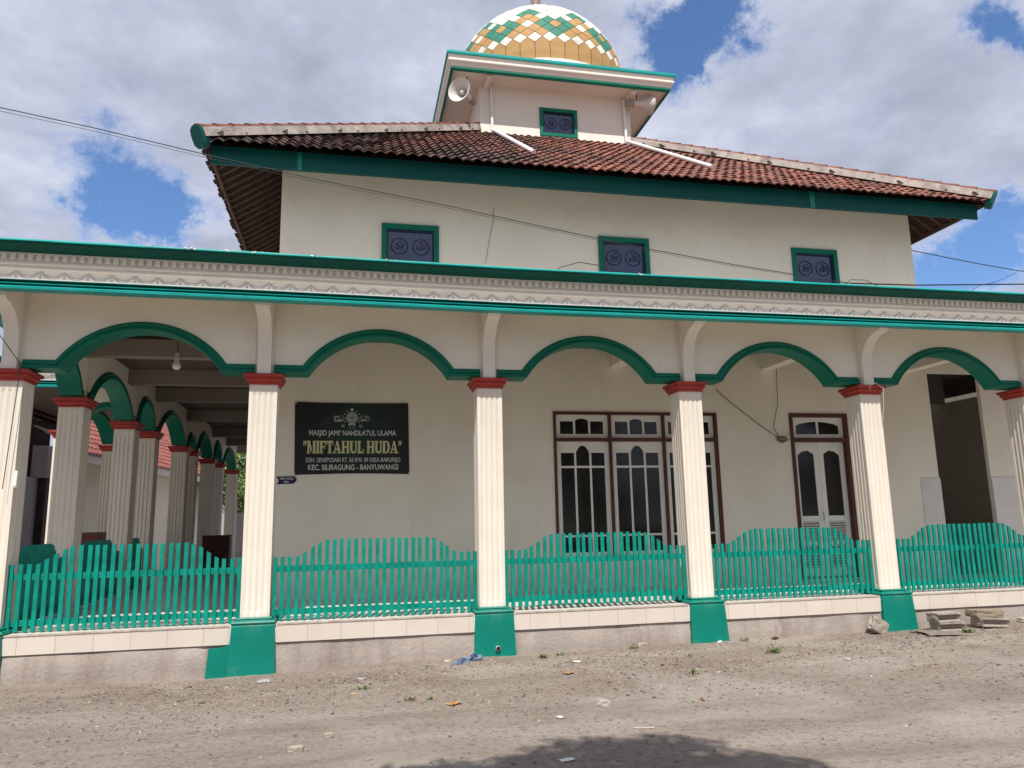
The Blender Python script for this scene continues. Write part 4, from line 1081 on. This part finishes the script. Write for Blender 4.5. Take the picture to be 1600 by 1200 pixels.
# blue arrow sign
BL = mat('sign_blue', (.01, .012, .09), .4, .1, 5, 0)
sg = thing('direction_sign', 'small dark blue arrow sign with white writing below the banner corner', 'sign', (2.93, WY - .004, 1.825))
mb = MB(); mb.prism([(0, -.062), (.30, -.055), (.352, .006), (.31, .066), (0, .062)], -.006, 0); mb.build('plate', BL, sg)
text_mesh('TEMPAT WUDLU', .046, (.185, -.009, .025), PRW, sg, bold=.0012, width=.22); text_mesh('PRIA', .046, (.185, -.009, -.028), PRW, sg, bold=.0012, width=.075)
mb = MB(); mb.prism([(.015, .0), (.035, .04), (.055, .03), (.062, 0), (.055, -.045), (.025, -.045)], -.009, -.0065); mb.build('symbol', PRW, sg)

# ================================================================= SPEAKERS
def horn(loc, direction, r, label, ln=.40):
    root = thing('horn_loudspeaker', label, 'loudspeaker', loc, 0, 'horn loudspeakers under the tower roof')
    q = Vector(direction).normalized().to_track_quat('Z', 'Y').to_matrix()
    mb = MB(); prof = [(.05, -.12), (.07, -.1), (.075, 0), (.09, .08), (.12, .18), (.17, .28), (.24, .36), (r, ln), (r + .012, ln + .005), (r - .01, ln - .01), (.225, .35), (.155, .27), (.105, .17), (.06, .1)]
    mb.lathe((0, 0, 0), prof, 32, rot=q); mb.build('horn', HORN, root, smooth=True)
    mb = MB(); mb.lathe((0, 0, 0), [(.001, .3), (.03, .295), (.045, .27), (.03, .1)], 16, rot=q); mb.build('reflex_cone', HORN, root, smooth=True)
    mb = MB(); mb.lathe((0, 0, 0), [(.001, -.3), (.08, -.3), (.085, -.27), (.085, -.1), (.05, -.08)], 20, rot=q); mb.build('driver', mat('driver_grey', (.3, .28, .26), .5, .1, 5, 0), root, smooth=True)
    mb = MB(); mb.tube([(0, 0, 0), (0, .02, .1), (.0, .02, .75 if False else 11.76 - loc[2])], .015, 6); mb.build('bracket', DARKM, root)
    return root
horn((6.74, 6.42, 11.22), (-.62, -.78, -.03), .285, 'grey horn loudspeaker facing forward under the left corner of the tower roof')
horn((11.12, 6.45, 11.5), (1, -.05, -.02), .23, 'pale horn loudspeaker facing right under the right corner of the tower roof')

# ================================================================= BULB, CABLES
hb = thing('hanging_bulb', 'white light bulb hanging from the beam in the left arch', 'light bulb', (1.49, 2.0, 3.55))
mb = MB(); mb.tube([(0, 0, .20), (0, 0, .45)], .006, 6); mb.build('cord', CABLE, hb)
mb = MB(); mb.lathe((0, 0, .1), [(.001, .11), (.03, .1), (.032, .02), (.04, 0), (.03, -.005)], 16); mb.build('socket', HORN, hb, smooth=True)
mb = MB(); mb.lathe((0, 0, 0), [(.028, .1), (.035, .07), (.055, .03), (.062, 0), (.055, -.035), (.03, -.055), (.001, -.062)], 20); mb.build('bulb', PIPE, hb, smooth='all')
def cable(name, pts, r, label, sag=0, m=CABLE, n=24, cat='cable', group=None):
    P = [Vector(p) for p in pts]; out = []
    for a, b in zip(P, P[1:]):
        for i in range(n):
            t = i / n; q = a.lerp(b, t); q = q - Vector((0, 0, sag * 4 * t * (1 - t))); out.append(q)
    out.append(P[-1]); mb = MB(); mb.tube(out, r, 6, 0); o = mb.build(name, m, None, smooth='all'); tag(o, label, cat, group); return o
WP = [(-1.6, -.5, 6.46), (-.182, -.5, 6.26), (.916, -.5, 6.085), (2.3, -.5, 5.83), (3.67, -.5, 5.6), (5.372, -.5, 5.36), (6.718, -.5, 5.14), (8.149, -.45, 4.94), (9.67, -.4, 4.77), (11.6, -.36, 4.59)]
cable('service_cable', WP, .006, 'thick black service cable sloping from the upper left down across the facade', n=3, group='service cables crossing the facade')
cable('service_cable', [(x, y + .03, z - .035 + .003 * k) for k, (x, y, z) in enumerate(WP)], .003, 'thin black cable running just beneath the thick service cable', n=3, group='service cables crossing the facade')
cable('service_cable', [(11.6, -.36, 4.592), (12.793, -.3, 4.635), (14.966, -.2, 4.784), (18, -.1, 4.95)], .011, 'black cable running right along the parapet top from the right upper window', n=3)
cable('utility_wire', [(15.42, 4.0, 7.14), (16.5, 4.0, 7.0), (18.2, 4.0, 6.78), (19.4, 4.0, 6.65), (21.5, 4.0, 6.6)], .010, 'thin dark wire leaving the right corner of the hall wall', n=4)
cable('utility_wire', [(17.9, 4.05, 6.0), (18.3, 4.05, 6.25), (18.8, 4.05, 6.36), (19.4, 4.05, 6.62)], .007, 'short kinked wire joining the wire at the right edge of the sky', n=4)
cable('looped_wire', [(6.85, -.4, 4.46), (6.95, -.4, 4.59), (7.245, -.4, 4.685), (7.575, -.4, 4.65), (7.85, -.4, 4.54), (8.0, -.38, 4.44)], .006, 'small black wire loop above the parapet left of the middle window', m=CABLE, n=4)
cable('looped_wire', [(11.5, -.35, 4.56), (11.6, -.35, 4.65), (11.85, -.35, 4.66), (12.1, -.33, 4.58), (12.2, -.33, 4.46)], .005, 'small black wire loop above the parapet at the right window', m=CABLE, n=4)
cable('wall_wire', [(10.78, WY - .01, 3.45), (11.4, WY - .02, 2.95), (11.98, WY - .02, 2.55)], .006, 'brown wire slanting down the wall from the window to the coil', m=WIREB, sag=.02)
cable('wall_wire', [(12.05, WY - .05, 3.9), (12.03, WY - .03, 3.2), (11.9, WY - .03, 2.75), (12.0, WY - .02, 2.55)], .006, 'brown wire hanging from the ceiling beam to the coil by the door', m=WIREB, sag=0)
mb = MB()
for k in range(5):
    c = Vector((12.04 + .01 * k, WY - .03 - .004 * k, 2.53 - .006 * k)); pts = [c + Vector((.10 * cos(a), .01 * sin(3 * a), .035 * sin(a) - (.03 * sin(a * .5) if k % 2 else 0))) for a in [2 * pi * j / 18 for j in range(19)]]
    mb.tube(pts, .005, 5)
mb.tube([(12.0, WY - .04, 2.5), (12.02, WY - .05, 2.42), (12.06, WY - .04, 2.44), (12.05, WY - .04, 2.5)], .005, 5)
mb.tube([(12.12, WY - .03, 2.55), (12.2, WY - .03, 2.6), (12.25, WY - .03, 2.62)], .005, 5)
tag(mb.build('wire_coil', WIREB), 'tangled coil of brown wire fixed to the wall left of the door', 'wire')
cable('wall_crack_wire', [(6.62, WY - .004, 6.78), (6.6, WY - .004, 6.5), (6.52, WY - .004, 6.1), (6.45, WY - .004, 5.7)], .0035, 'hair thin dark wire hanging down the upper wall under the fascia', m=WIREB)
cable('cord', [(-.25, -.3, 3.75), (.15, -.06, 3.12), (.16, -.09, 3.02), (.14, -.1, 2.5), (.1, -.1, 1.6)], .005, 'thin black cord hanging down the left corner column', sag=.0)
cable('string', [(11.93, -.1, 2.98), (11.95, -.12, 3.08), (12.05, -.1, 3.09), (12.14, -.14, 3.0), (12.15, -.11, 2.8), (12.16, -.01, 2.45)], .004, 'white string looped over the red capital of the fourth free column', m=PIPE)
jb = MB(); jb.box(.177, -.02, 1.62, .215, .07, 1.82); jb.add([(.18, -.022, 1.8), (.212, -.022, 1.8), (.212, -.03, 1.64), (.18, -.03, 1.64)], [(0, 1, 2, 3)])
tag(jb.build('switch_box', JWHITE), 'small cream switch box on the side of the left corner column', 'switch box')

# ================================================================= LEFT NEIGHBOURS
def nb_roof(x_e, y0, y1, ze, depth, slope, seed):
    def pf(side, s, t): return Vector((x_e - t, s, ze + slope * t))
    rng = random.Random(seed); mb = MB(); cw, dt = .24, .28
    nrm = Vector((slope, 0, 1)).normalized()
    for r in range(int(depth / dt)):
        for k in range(int((y1 - y0) / cw)):
            t0 = r * dt; sa = y0 + k * cw; vs = []
            for (t, lift) in ((t0, .06), (t0 + dt * 1.1, .02)):
                for i in range(5):
                    u = i / 4; vs.append(pf(0, sa + u * cw, t) + nrm * (lift + .045 * (.5 - .5 * cos(2 * pi * u))))
            for i in range(5): vs.append(Vector(vs[i]) - Vector((0, 0, .05)))
            mb.add(vs, [(i, i + 1, 6 + i, 5 + i) for i in range(4)] + [(i, 10 + i, 11 + i, i + 1) for i in range(4)], 0, rng.uniform(.3, .9))
    return mb
h1 = thing('neighbour_shed', 'open dark shed with bright red tiled roof left of the colonnade', 'shed', (-5.5, 11, -.6))
def npart(mbx, name, m, root, **k):
    o = mbx.build(name, m, None, **k); o.parent = root; o.location = -root.location; return o
npart(nb_roof(-3.4, 7.5, 13.2, 3.85, 4.2, .6, 2), 'roof', PINKT, h1, recalc=False)
mb = MB(); mb.add([(-3.42, 7.5, 3.82), (-3.42, 13, 3.82), (-7.6, 13, 6.3), (-7.6, 7.5, 6.3)], [(0, 1, 2, 3)]); mb.box(-7.6, 7.5, -.6, -7.5, 13, 6.1); mb.box(-7.6, 13.45, -.6, -4.25, 13.5, 5.2)
for y in (8, 10, 12.6): mb.bar((-3.5, y, 3.72), (-7.5, y, 6.1), .08, .14)
mb.box(-3.52, 7.5, 3.66, -3.44, 13, 3.78)
npart(mb, 'frame', DARKIN, h1)
mb = MB(); mb.box(-5.2, 9, -.6, -4.45, 14.4, 2.55); mb.box(-4.6, 13.3, 2.55, -4.2, 13.9, 3.45)
npart(mb, 'wall', LILAC, h1)
h2 = thing('neighbour_house', 'long low house with red tiled roof and dark arched doorway behind the side columns', 'house', (-3.4, 14, -.6), -radians(6.5))
npart(nb_roof(-3.35, 13.6, 36, 3.25, 4.8, .75, 4), 'roof', PINKT, h2, recalc=False)
mb = MB(); DK = 23.6
hol = MB(); holed(hol, 14.4, 36, -.6, 3.4, 0, .2, [(23.4, 25.4, -.6, 2.3)])
npart(hol, 'wall', CREAM, h2, xf=Matrix(((0, -1, 0, -3.9), (1, 0, 0, 0), (0, 0, 1, 0), (0, 0, 0, 1))))
mb = MB(); mb.box(-3.42, 13.6, 3.0, -3.36, 36, 3.26); mb.add([(-3.42, 13.6, 3.02), (-3.42, 36, 3.02), (-4.0, 36, 3.1), (-4.0, 13.6, 3.1)], [(0, 1, 2, 3)]); npart(mb, 'fascia', WHITE, h2)
mb = MB(); mb.prism([(a, b) for a, b in [(23.4, 2.3), (25.4, 2.3)]] + arc(24.4, 2.3, 1.0, 0, 180, 12)[1:-1], 0, .02)
npart(mb, 'doorway_arch', DARKIN, h2, xf=Matrix(((0, -1, 0, -3.875), (1, 0, 0, 0), (0, 0, 1, 0), (0, 0, 0, 1))))
mb = MB(); mb.tube([(-3.86, 23.4 + 2 * 0, .0)] + [(-3.86, y, z) for y, z in arc(24.4, 2.3, 1.0, 180, 0, 12)] + [(-3.86, 25.4, 0)], .06, 6); mb.box(-3.88, 23.4, 1.6, -3.84, 25.4, 1.7); npart(mb, 'door_frame', CABW, h2)
mb = MB(); mb.box(-6, 23.2, -.6, -5.9, 25.6, 3.4); mb.box(-3.9, 14.2, -.6, -8, 14.4, 3.3); npart(mb, 'back_wall', DARKIN, h2)
fw_ = MB(); fw_.box(-1.6, 21.6, -.6, .35, 21.75, 1.6); o = fw_.build('boundary_wall', LILAC); tag(o, 'low grey boundary wall closing the far end of the side wing', 'wall')

ew = MB(); ew.box(.36, 21.6, -.6, 2.9, 21.8, 4.15)
EW_ = part(ew, 'end_wall', CREAM)
def cabinet(loc, w, d, h, label):
    r = thing('cabinet', label, 'cabinet', loc, 0, 'wooden cabinets in the side wing')
    mb = MB(); mb.box(-w / 2, -d / 2, .06, w / 2, d / 2, h - .03); mb.build('body', CABW, r)
    mb = MB(); mb.box(-w / 2 - .02, -d / 2 - .02, h - .03, w / 2 + .02, d / 2 + .02, h); mb.build('top', CABW, r)
    for s in (-1, 1):
        mb = MB(); mb.box(s * w / 4 - w / 4 + .02, -d / 2 - .015, .1, s * w / 4 + w / 4 - .02, -d / 2 - .002, h - .07); mb.build('door', BROWN, r)
    for sx_ in (-1, 1):
        for sy in (-1, 1):
            mb = MB(); mb.box(sx_ * (w / 2 - .05) - .02, sy * (d / 2 - .05) - .02, 0, sx_ * (w / 2 - .05) + .02, sy * (d / 2 - .05) + .02, .06); mb.build('leg', BROWN, r)
cabinet((-1.25, 8.6, FZ), .8, .5, 1.12, 'dark brown wooden cabinet behind the second side column')
cabinet((.55, 12.4, FZ), .7, .45, .95, 'dark brown wooden cabinet between the far side columns')

# ================================================================= TREES
LEAF = mat('leaf_green', (.085, .145, .035), .6, .5, 1.3, 0); LEAF2 = mat('leaf_light', (.16, .24, .05), .55, .4, 1.3, 0); BARK = mat('bark', (.12, .085, .06), .9, .3, 6, .4, 20)
def leaves(mbx, c, r, n, size, rng, sq=.8):
    for i in range(n):
        d = Vector((rng.gauss(0, 1), rng.gauss(0, 1), rng.gauss(0, 1))).normalized() * (r * rng.random() ** .45); d.z *= sq
        p = Vector(c) + d; a = Vector((rng.gauss(0, 1), rng.gauss(0, 1), rng.gauss(0, 1))).normalized(); b = a.orthogonal().normalized()
        b = Matrix.Rotation(rng.uniform(0, 6.3), 3, a) @ b; s = size * rng.uniform(.6, 1.3); w = a.cross(b) * s * .3
        b = b * s; mbx.add([p - b * .5, p + w * .9, p + b * .5, p - w * .9], [(0, 1, 2, 3)], 0 if rng.random() < .65 else 1)
def tree(loc, label, blobs, h, size, seed, group=None, nper=700):
    rng = random.Random(seed); r = thing('tree', label, 'tree', loc, 0, group); L0 = Vector(loc)
    mb = MB(); cz = sum(b[0][2] for b in blobs) / len(blobs) - L0.z
    cxy = Vector((sum(b[0][0] for b in blobs) / len(blobs) - L0.x, sum(b[0][1] for b in blobs) / len(blobs) - L0.y, cz))
    mid = Vector((cxy.x * .4, cxy.y * .4, cz * .55))
    mb.tube([(0, 0, 0), tuple(mid * .5), tuple(mid)], [.22 * h / 8, .17 * h / 8, .13 * h / 8], 10)
    for (c, rr) in blobs:
        e = Vector(c) - L0; mb.tube([tuple(mid), tuple(mid.lerp(e, .5) + Vector((0, 0, -.1))), tuple(e)], [.1 * h / 8, .06 * h / 8, .02], 6)
    mb.build('trunk', BARK, r, smooth=True)
    mb = MB()
    for (c, rr) in blobs: leaves(mb, Vector(c) - L0, rr, int(nper * rr * rr), size, rng)
    mb.build('crown', [LEAF, LEAF2], r, recalc=False)
tree((-.9, 27, -.6), 'leafy green tree seen through the far end of the colonnade', [((-.6, 26, 2.6), 1.3), ((-1.8, 27, 3.2), 1.4), ((.6, 27, 3.3), 1.5), ((-.5, 27.5, 4.4), 1.5)], 5, .22, 3)
# the tree behind the photographer whose crown shades the yard
D_ = Vector((-.2, -1, 1.6)); blobs = []
for sx_, sy_, rr, t in ((5.85, -4.5, .62, 5.2), (6.5, -4.75, .7, 5.4), (6.95, -5.2, .6, 5.1), (7.35, -5.75, .55, 5.3), (6.0, -5.6, 1.0, 5.5), (5.2, -5.35, .75, 5.3), (4.55, -5.1, .6, 5.2), (4.0, -5.5, .7, 5.5), (5.3, -6.6, 1.1, 5.6), (6.8, -6.6, 1.1, 5.6), (5.35, -4.35, .2, 5.2), (4.40, -4.55, .38, 5.1), (4.75, -4.6, .42, 5.2), (5.05, -4.7, .5, 5.3), (5.55, -4.6, .45, 5.2), (6.3, -4.5, .6, 5.4), (5.6, -4.95, .7, 5.25), (6.9, -5.3, .7, 5.3), (4.9, -5.0, .6, 5.35)):
    blobs.append(((sx_ + D_.x * t, sy_ + D_.y * t, -.62 + D_.z * t), rr))
tree((6.2, -14.5, -.63), 'broadleaf tree standing behind the photographer whose crown shades the yard', blobs, 9, .15, 9, nper=1500)
# unseen trees added behind the camera to cut low sky light on facade
for k, (x, y, h) in enumerate(((-12, -19, 8), (-5.5, -21, 10), (1.5, -20, 9), (9, -21.5, 10.5), (16, -20, 9), (23, -21, 10), (30, -19, 9))):
    rg = random.Random(40 + k); bl = [((x + rg.uniform(-2.2, 2.2), y + rg.uniform(-1.2, 1.2), rg.uniform(1.2, h * .6)), rg.uniform(1.5, 2.2)) for _ in range(9)]
    tree((x, y, -.63), 'broadleaf tree added far behind the camera to block low sky light', bl, h, .42, 50 + k, group='added sky blocking trees behind the camera', nper=75)
# weeds
mbw = None
def weed(x, y, s, n, label, seed):
    rng = random.Random(seed); mb = MB(); z = gz(x, y)
    for i in range(n):
        a = rng.uniform(0, 6.3); r0 = rng.uniform(0, s * .6); L_ = s * rng.uniform(.4, 1); bx, by = r0 * cos(a), r0 * sin(a) * .6
        tip = Vector((bx + cos(a) * L_ * .6, by + sin(a) * L_ * .6, L_ * rng.uniform(.3, .9))); p0 = Vector((bx, by, 0)); w = Vector((-sin(a), cos(a), 0)) * s * .07; m_ = p0.lerp(tip, .5) + Vector((0, 0, L_ * .12))
        mb.add([p0, m_ + w, tip, m_ - w], [(0, 1, 2, 3)], 0 if rng.random() < .5 else 1)
    o = mb.build('weed', [LEAF, LEAF2], recalc=False); o.location = (x, y, z); tag(o, label, 'weed', 'small weeds on the dirt')
for q in ((6.55, -.45, .085, 60, 'low green weed patch at the right foot of the drain plinth'), (6.8, -.4, .07, 40, 'second low weed patch right of the drain plinth'), (7.8, -.35, .09, 30, 'small weed against the step under the window'), (4.3, -1.55, .09, 24, 'small green tuft beside the yellow wrapper'),
          (4.75, -2.2, .07, 40, 'flat weed tuft in the yard left of the dry leaf'), (4.95, -2.25, .055, 30, 'second flat weed tuft left of the dry leaf'), (5.1, -.6, .06, 20, 'tiny weed left of the sandals'), (9.35, -1.15, .12, 40, 'spiky weed in the yard before the door bay'), (9.45, -.25, .09, 24, 'thin weed against the step of the door bay'), (7.9, -1.9, .1, 24, 'sparse weed in gravel before the window bay'),
          (12.6, -.75, .12, 40, 'green weed beside the broken slab at right'), (8.3, -1.0, .07, 18, 'little green sprout before the third plinth')):
    weed(q[0], q[1], q[2], q[3], q[4], int(q[0] * 100))

# ================================================================= YARD OBJECTS
def lump(name, loc, sx_, sy, sz, seed, label, cat, rot=(0, 0, 0), m=CONC2, rough=.09, groove=None, group=None, square=False):
    rng = random.Random(seed); bm = bmesh.new(); bmesh.ops.create_cube(bm, size=2)
    bmesh.ops.subdivide_edges(bm, edges=bm.edges, cuts=6, use_grid_fill=True)
    for v in bm.verts:
        n = noise.noise(v.co * 1.6 + Vector((seed, 0, 0))) * rough * 1.6 + noise.noise(v.co * 5 + Vector((seed, 0, 0))) * rough * .6
        v.co += v.co.normalized() * n
        k = max(abs(v.co.x), abs(v.co.y), abs(v.co.z)); l = v.co.length
        if l > 1.35 and not square: v.co *= (1.35 + (l - 1.35) * .5) / l
        v.co = Vector((v.co.x * sx_, v.co.y * sy, v.co.z * sz))
        if groove and v.co.y < -sy * .6 and abs(v.co.z) < sz * .55 and abs(v.co.x) < sx_ * .8: v.co.y += groove
    me = bpy.data.meshes.new(name); bm.to_mesh(me); bm.free(); me.materials.append(m)
    o = bpy.data.objects.new(name, me); COL.objects.link(o); o.location = loc; o.rotation_euler = rot; tag(o, label, cat, group); return o
lump('broken_slab', (12.36, -.62, -.58), .40, .22, .035, 3, 'flat broken concrete slab lying under the block stack', 'concrete slab', (0, .02, -.15), rough=.3, m=mat('slab_concrete', (.22, .18, .15), .95, .3, 12, .8, 25, dirt=(.12, .095, .08), dirt_amt=.7, dscale=9))
lump('concrete_block', (12.52, -.46, -.50), .205, .11, .062, 4, 'lower grooved concrete block of the stack beside the fourth plinth', 'concrete block', (0, 0, -.05), groove=.075, rough=.045, square=True, group='concrete blocks by the step')
lump('concrete_block', (12.48, -.45, -.372), .195, .11, .062, 5, 'upper grooved concrete block of the stack beside the fourth plinth', 'concrete block', (0, 0, .03), groove=.075, rough=.045, square=True, group='concrete blocks by the step')
lump('concrete_block', (13.26, -.44, -.475), .22, .12, .06, 6, 'lower grooved concrete block of the pair further right', 'concrete block', (0, .05, -.08), groove=.06, rough=.045, square=True, group='concrete blocks by the step')
lump('concrete_block', (13.22, -.38, -.36), .22, .12, .05, 7, 'upper mossy concrete block of the pair further right', 'concrete block', (0, .03, -.02), rough=.06, square=True, group='concrete blocks by the step', m=mat('mossy_concrete', (.27, .225, .165), .95, .2, 8, .8, 25, dirt=(.15, .13, .08), dirt_amt=.7, dscale=6))
lump('stone', (11.52, -.28, -.47), .13, .07, .10, 8, 'brown stone leaning against the step left of the fourth plinth', 'stone', (0, .5, .1), rough=.12)
lump('stone', (14.0, -.3, -.50), .09, .06, .035, 9, 'small pale stone beside the step at far right', 'stone', m=PALE)
lump('stone', (6.52, -2.9, -.615), .06, .045, .035, 10, 'pale pointed stone in the yard right of the dry leaf', 'stone', (0, .2, .4), m=PALE, rough=.12)
lump('stone', (3.75, -3.6, -.625), .055, .03, .025, 11, 'dark flat stone in the near left of the yard', 'stone', rough=.15)
lump('stone', (7.95, -.28, -.56), .07, .05, .035, 12, 'dark small stone against the step under the window', 'stone', rough=.15)
lump('stone', (7.55, -2.6, -.625), .03, .025, .02, 13, 'small dark stone in the middle of the yard', 'stone', rough=.15)
lump('stone', (4.0, -3.3, -.62), .035, .03, .02, 14, 'small round stone near the bottom left of the yard', 'stone', rough=.15)
# sandals
BLUE = mat('sandal_blue', (.15, .20, .29), .55, .15, 20, .1, 30); NAVY = mat('sandal_strap', (.03, .06, .17), .5, .1, 20, 0)
def sandal(loc, rz, label):
    r = thing('sandal', label, 'sandal', loc, rz, 'pair of blue sandals'); mb = MB()
    out = [(.13, 0), (.12, .03), (.08, .046), (.02, .042), (-.04, .034), (-.1, .036), (-.125, .02), (-.13, 0), (-.125, -.02), (-.1, -.034), (-.04, -.03), (.02, -.036), (.08, -.045), (.12, -.032)]
    k = len(out); mb.add([(x, y, 0) for x, y in out] + [(x * .97, y * .96, .025) for x, y in out], [list(range(k))[::-1], list(range(k, 2 * k))] + [(i, (i + 1) % k, k + (i + 1) % k, k + i) for i in range(k)]); mb.build('sole', BLUE, r)
    mb = MB()
    for s in (-1, 1):
        mb.bar((.07, 0, .04), (.03, s * .02, .06), .018, .006); mb.bar((.03, s * .02, .06), (-.02, s * .036, .025), .022, .006)
    mb.tube([(.075, 0, .02), (.072, 0, .045)], .005, 6); mb.build('strap', NAVY, r)
sandal((5.50, -.52, gz(5.5, -.52) + .0), .5, 'near blue rubber sandal lying left of the drain plinth'); sandal((5.66, -.38, gz(5.66, -.38) + .015), -.2, 'far blue rubber sandal touching the drain plinth')
bpy.data.objects['sandal.001'].rotation_euler = (.35, -.1, -.2)
# litter
def litter(x, y, s, label, cat, m, seed, name, crumple=.35, asp=.6):
    rng = random.Random(seed); mb = MB(); n = 7
    for j in range(n):
        for i in range(n):
            u, v = i / (n - 1) * 2 - 1, j / (n - 1) * 2 - 1; edge = 1 + .25 * noise.noise(Vector((u * 2, v * 2, seed)))
            mb.v.append((u * s * edge, v * s * asp * edge, s * crumple * (.5 + noise.noise(Vector((u * 2.2, v * 2.2, seed + 5)))) * (1.0 - .5 * max(abs(u), abs(v)))))
    for j in range(n - 1):
        for i in range(n - 1): mb.f.append([j * n + i, j * n + i + 1, (j + 1) * n + i + 1, (j + 1) * n + i]); mb.m.append(0); mb.tint.append(0)
    o = mb.build(name, m, recalc=False); o.location = (x, y, gz(x, y) + .006); o.rotation_euler = (0, 0, rng.uniform(0, 3)); tag(o, label, cat); return o
PLAS = mat('clear_plastic', (.55, .53, .56), .25, .1, 5, 0); PLAS.node_tree.nodes['Principled BSDF'].inputs['Alpha'].default_value = .55
DRY = mat('dry_leaf', (.36, .2, .09), .8, .25, 12, .2, 30); YWR = mat('yellow_wrapper', (.7, .5, .08), .5, .1, 10, 0); PAPER = mat('white_paper', (.75, .73, .7), .7, .05, 10, 0)
litter(3.2, -.72, .07, 'crumpled clear plastic bag right of the first plinth', 'plastic bag', PLAS, 1, 'plastic_bag', .8)
litter(4.28, -.95, .055, 'thin clear plastic scrap left of the yellow wrapper', 'plastic scrap', PLAS, 2, 'plastic_scrap', .3)
litter(4.2, -1.75, .025, 'small yellow wrapper in the left yard', 'wrapper', YWR, 3, 'wrapper', .5)
litter(5.15, -2.45, .075, 'large dry brown leaf in the middle of the yard', 'leaf', DRY, 4, 'dry_leaf', .4)
litter(6.0, -3.25, .035, 'white crumpled tissue below the dry leaf', 'tissue', PAPER, 5, 'tissue', .6)
litter(6.85, -.95, .05, 'white plastic scrap right of the drain plinth', 'plastic scrap', PAPER, 6, 'plastic_scrap', .4)
litter(9.1, -.22, .1, 'white paper strip at the foot of the third plinth', 'paper', PAPER, 7, 'paper_scrap', .06, .25)
litter(6.6, -1.45, .07, 'small dry leaf right of the drain plinth', 'leaf', DRY, 8, 'dry_leaf', .3)
litter(10.0, -1.7, .06, 'pale bluish plastic scrap in the right yard', 'plastic scrap', PLAS, 10, 'plastic_scrap', .3)
litter(7.5, -3.0, .05, 'curled dry leaf in the centre right of the yard', 'leaf', DRY, 11, 'dry_leaf', .5, .3)
litter(5.35, -.32, .09, 'pale cardboard scrap left of the sandals', 'cardboard', mat('card', (.5, .38, .28), .8, .1, 5, 0), 12, 'cardboard', .05, .3)
litter(9.95, -.2, .09, 'dark red wrapper against the step of the door bay', 'wrapper', BROWN, 13, 'wrapper', .3, .4)
litter(5.75, -4.35, .06, 'white scrap at the edge of the tree shadow', 'paper', PAPER, 14, 'paper_scrap', .2, .5)
litter(6.6, -3.75, .09, 'thin white strip just above the tree shadow', 'paper', PAPER, 15, 'paper_scrap', .03, .06)
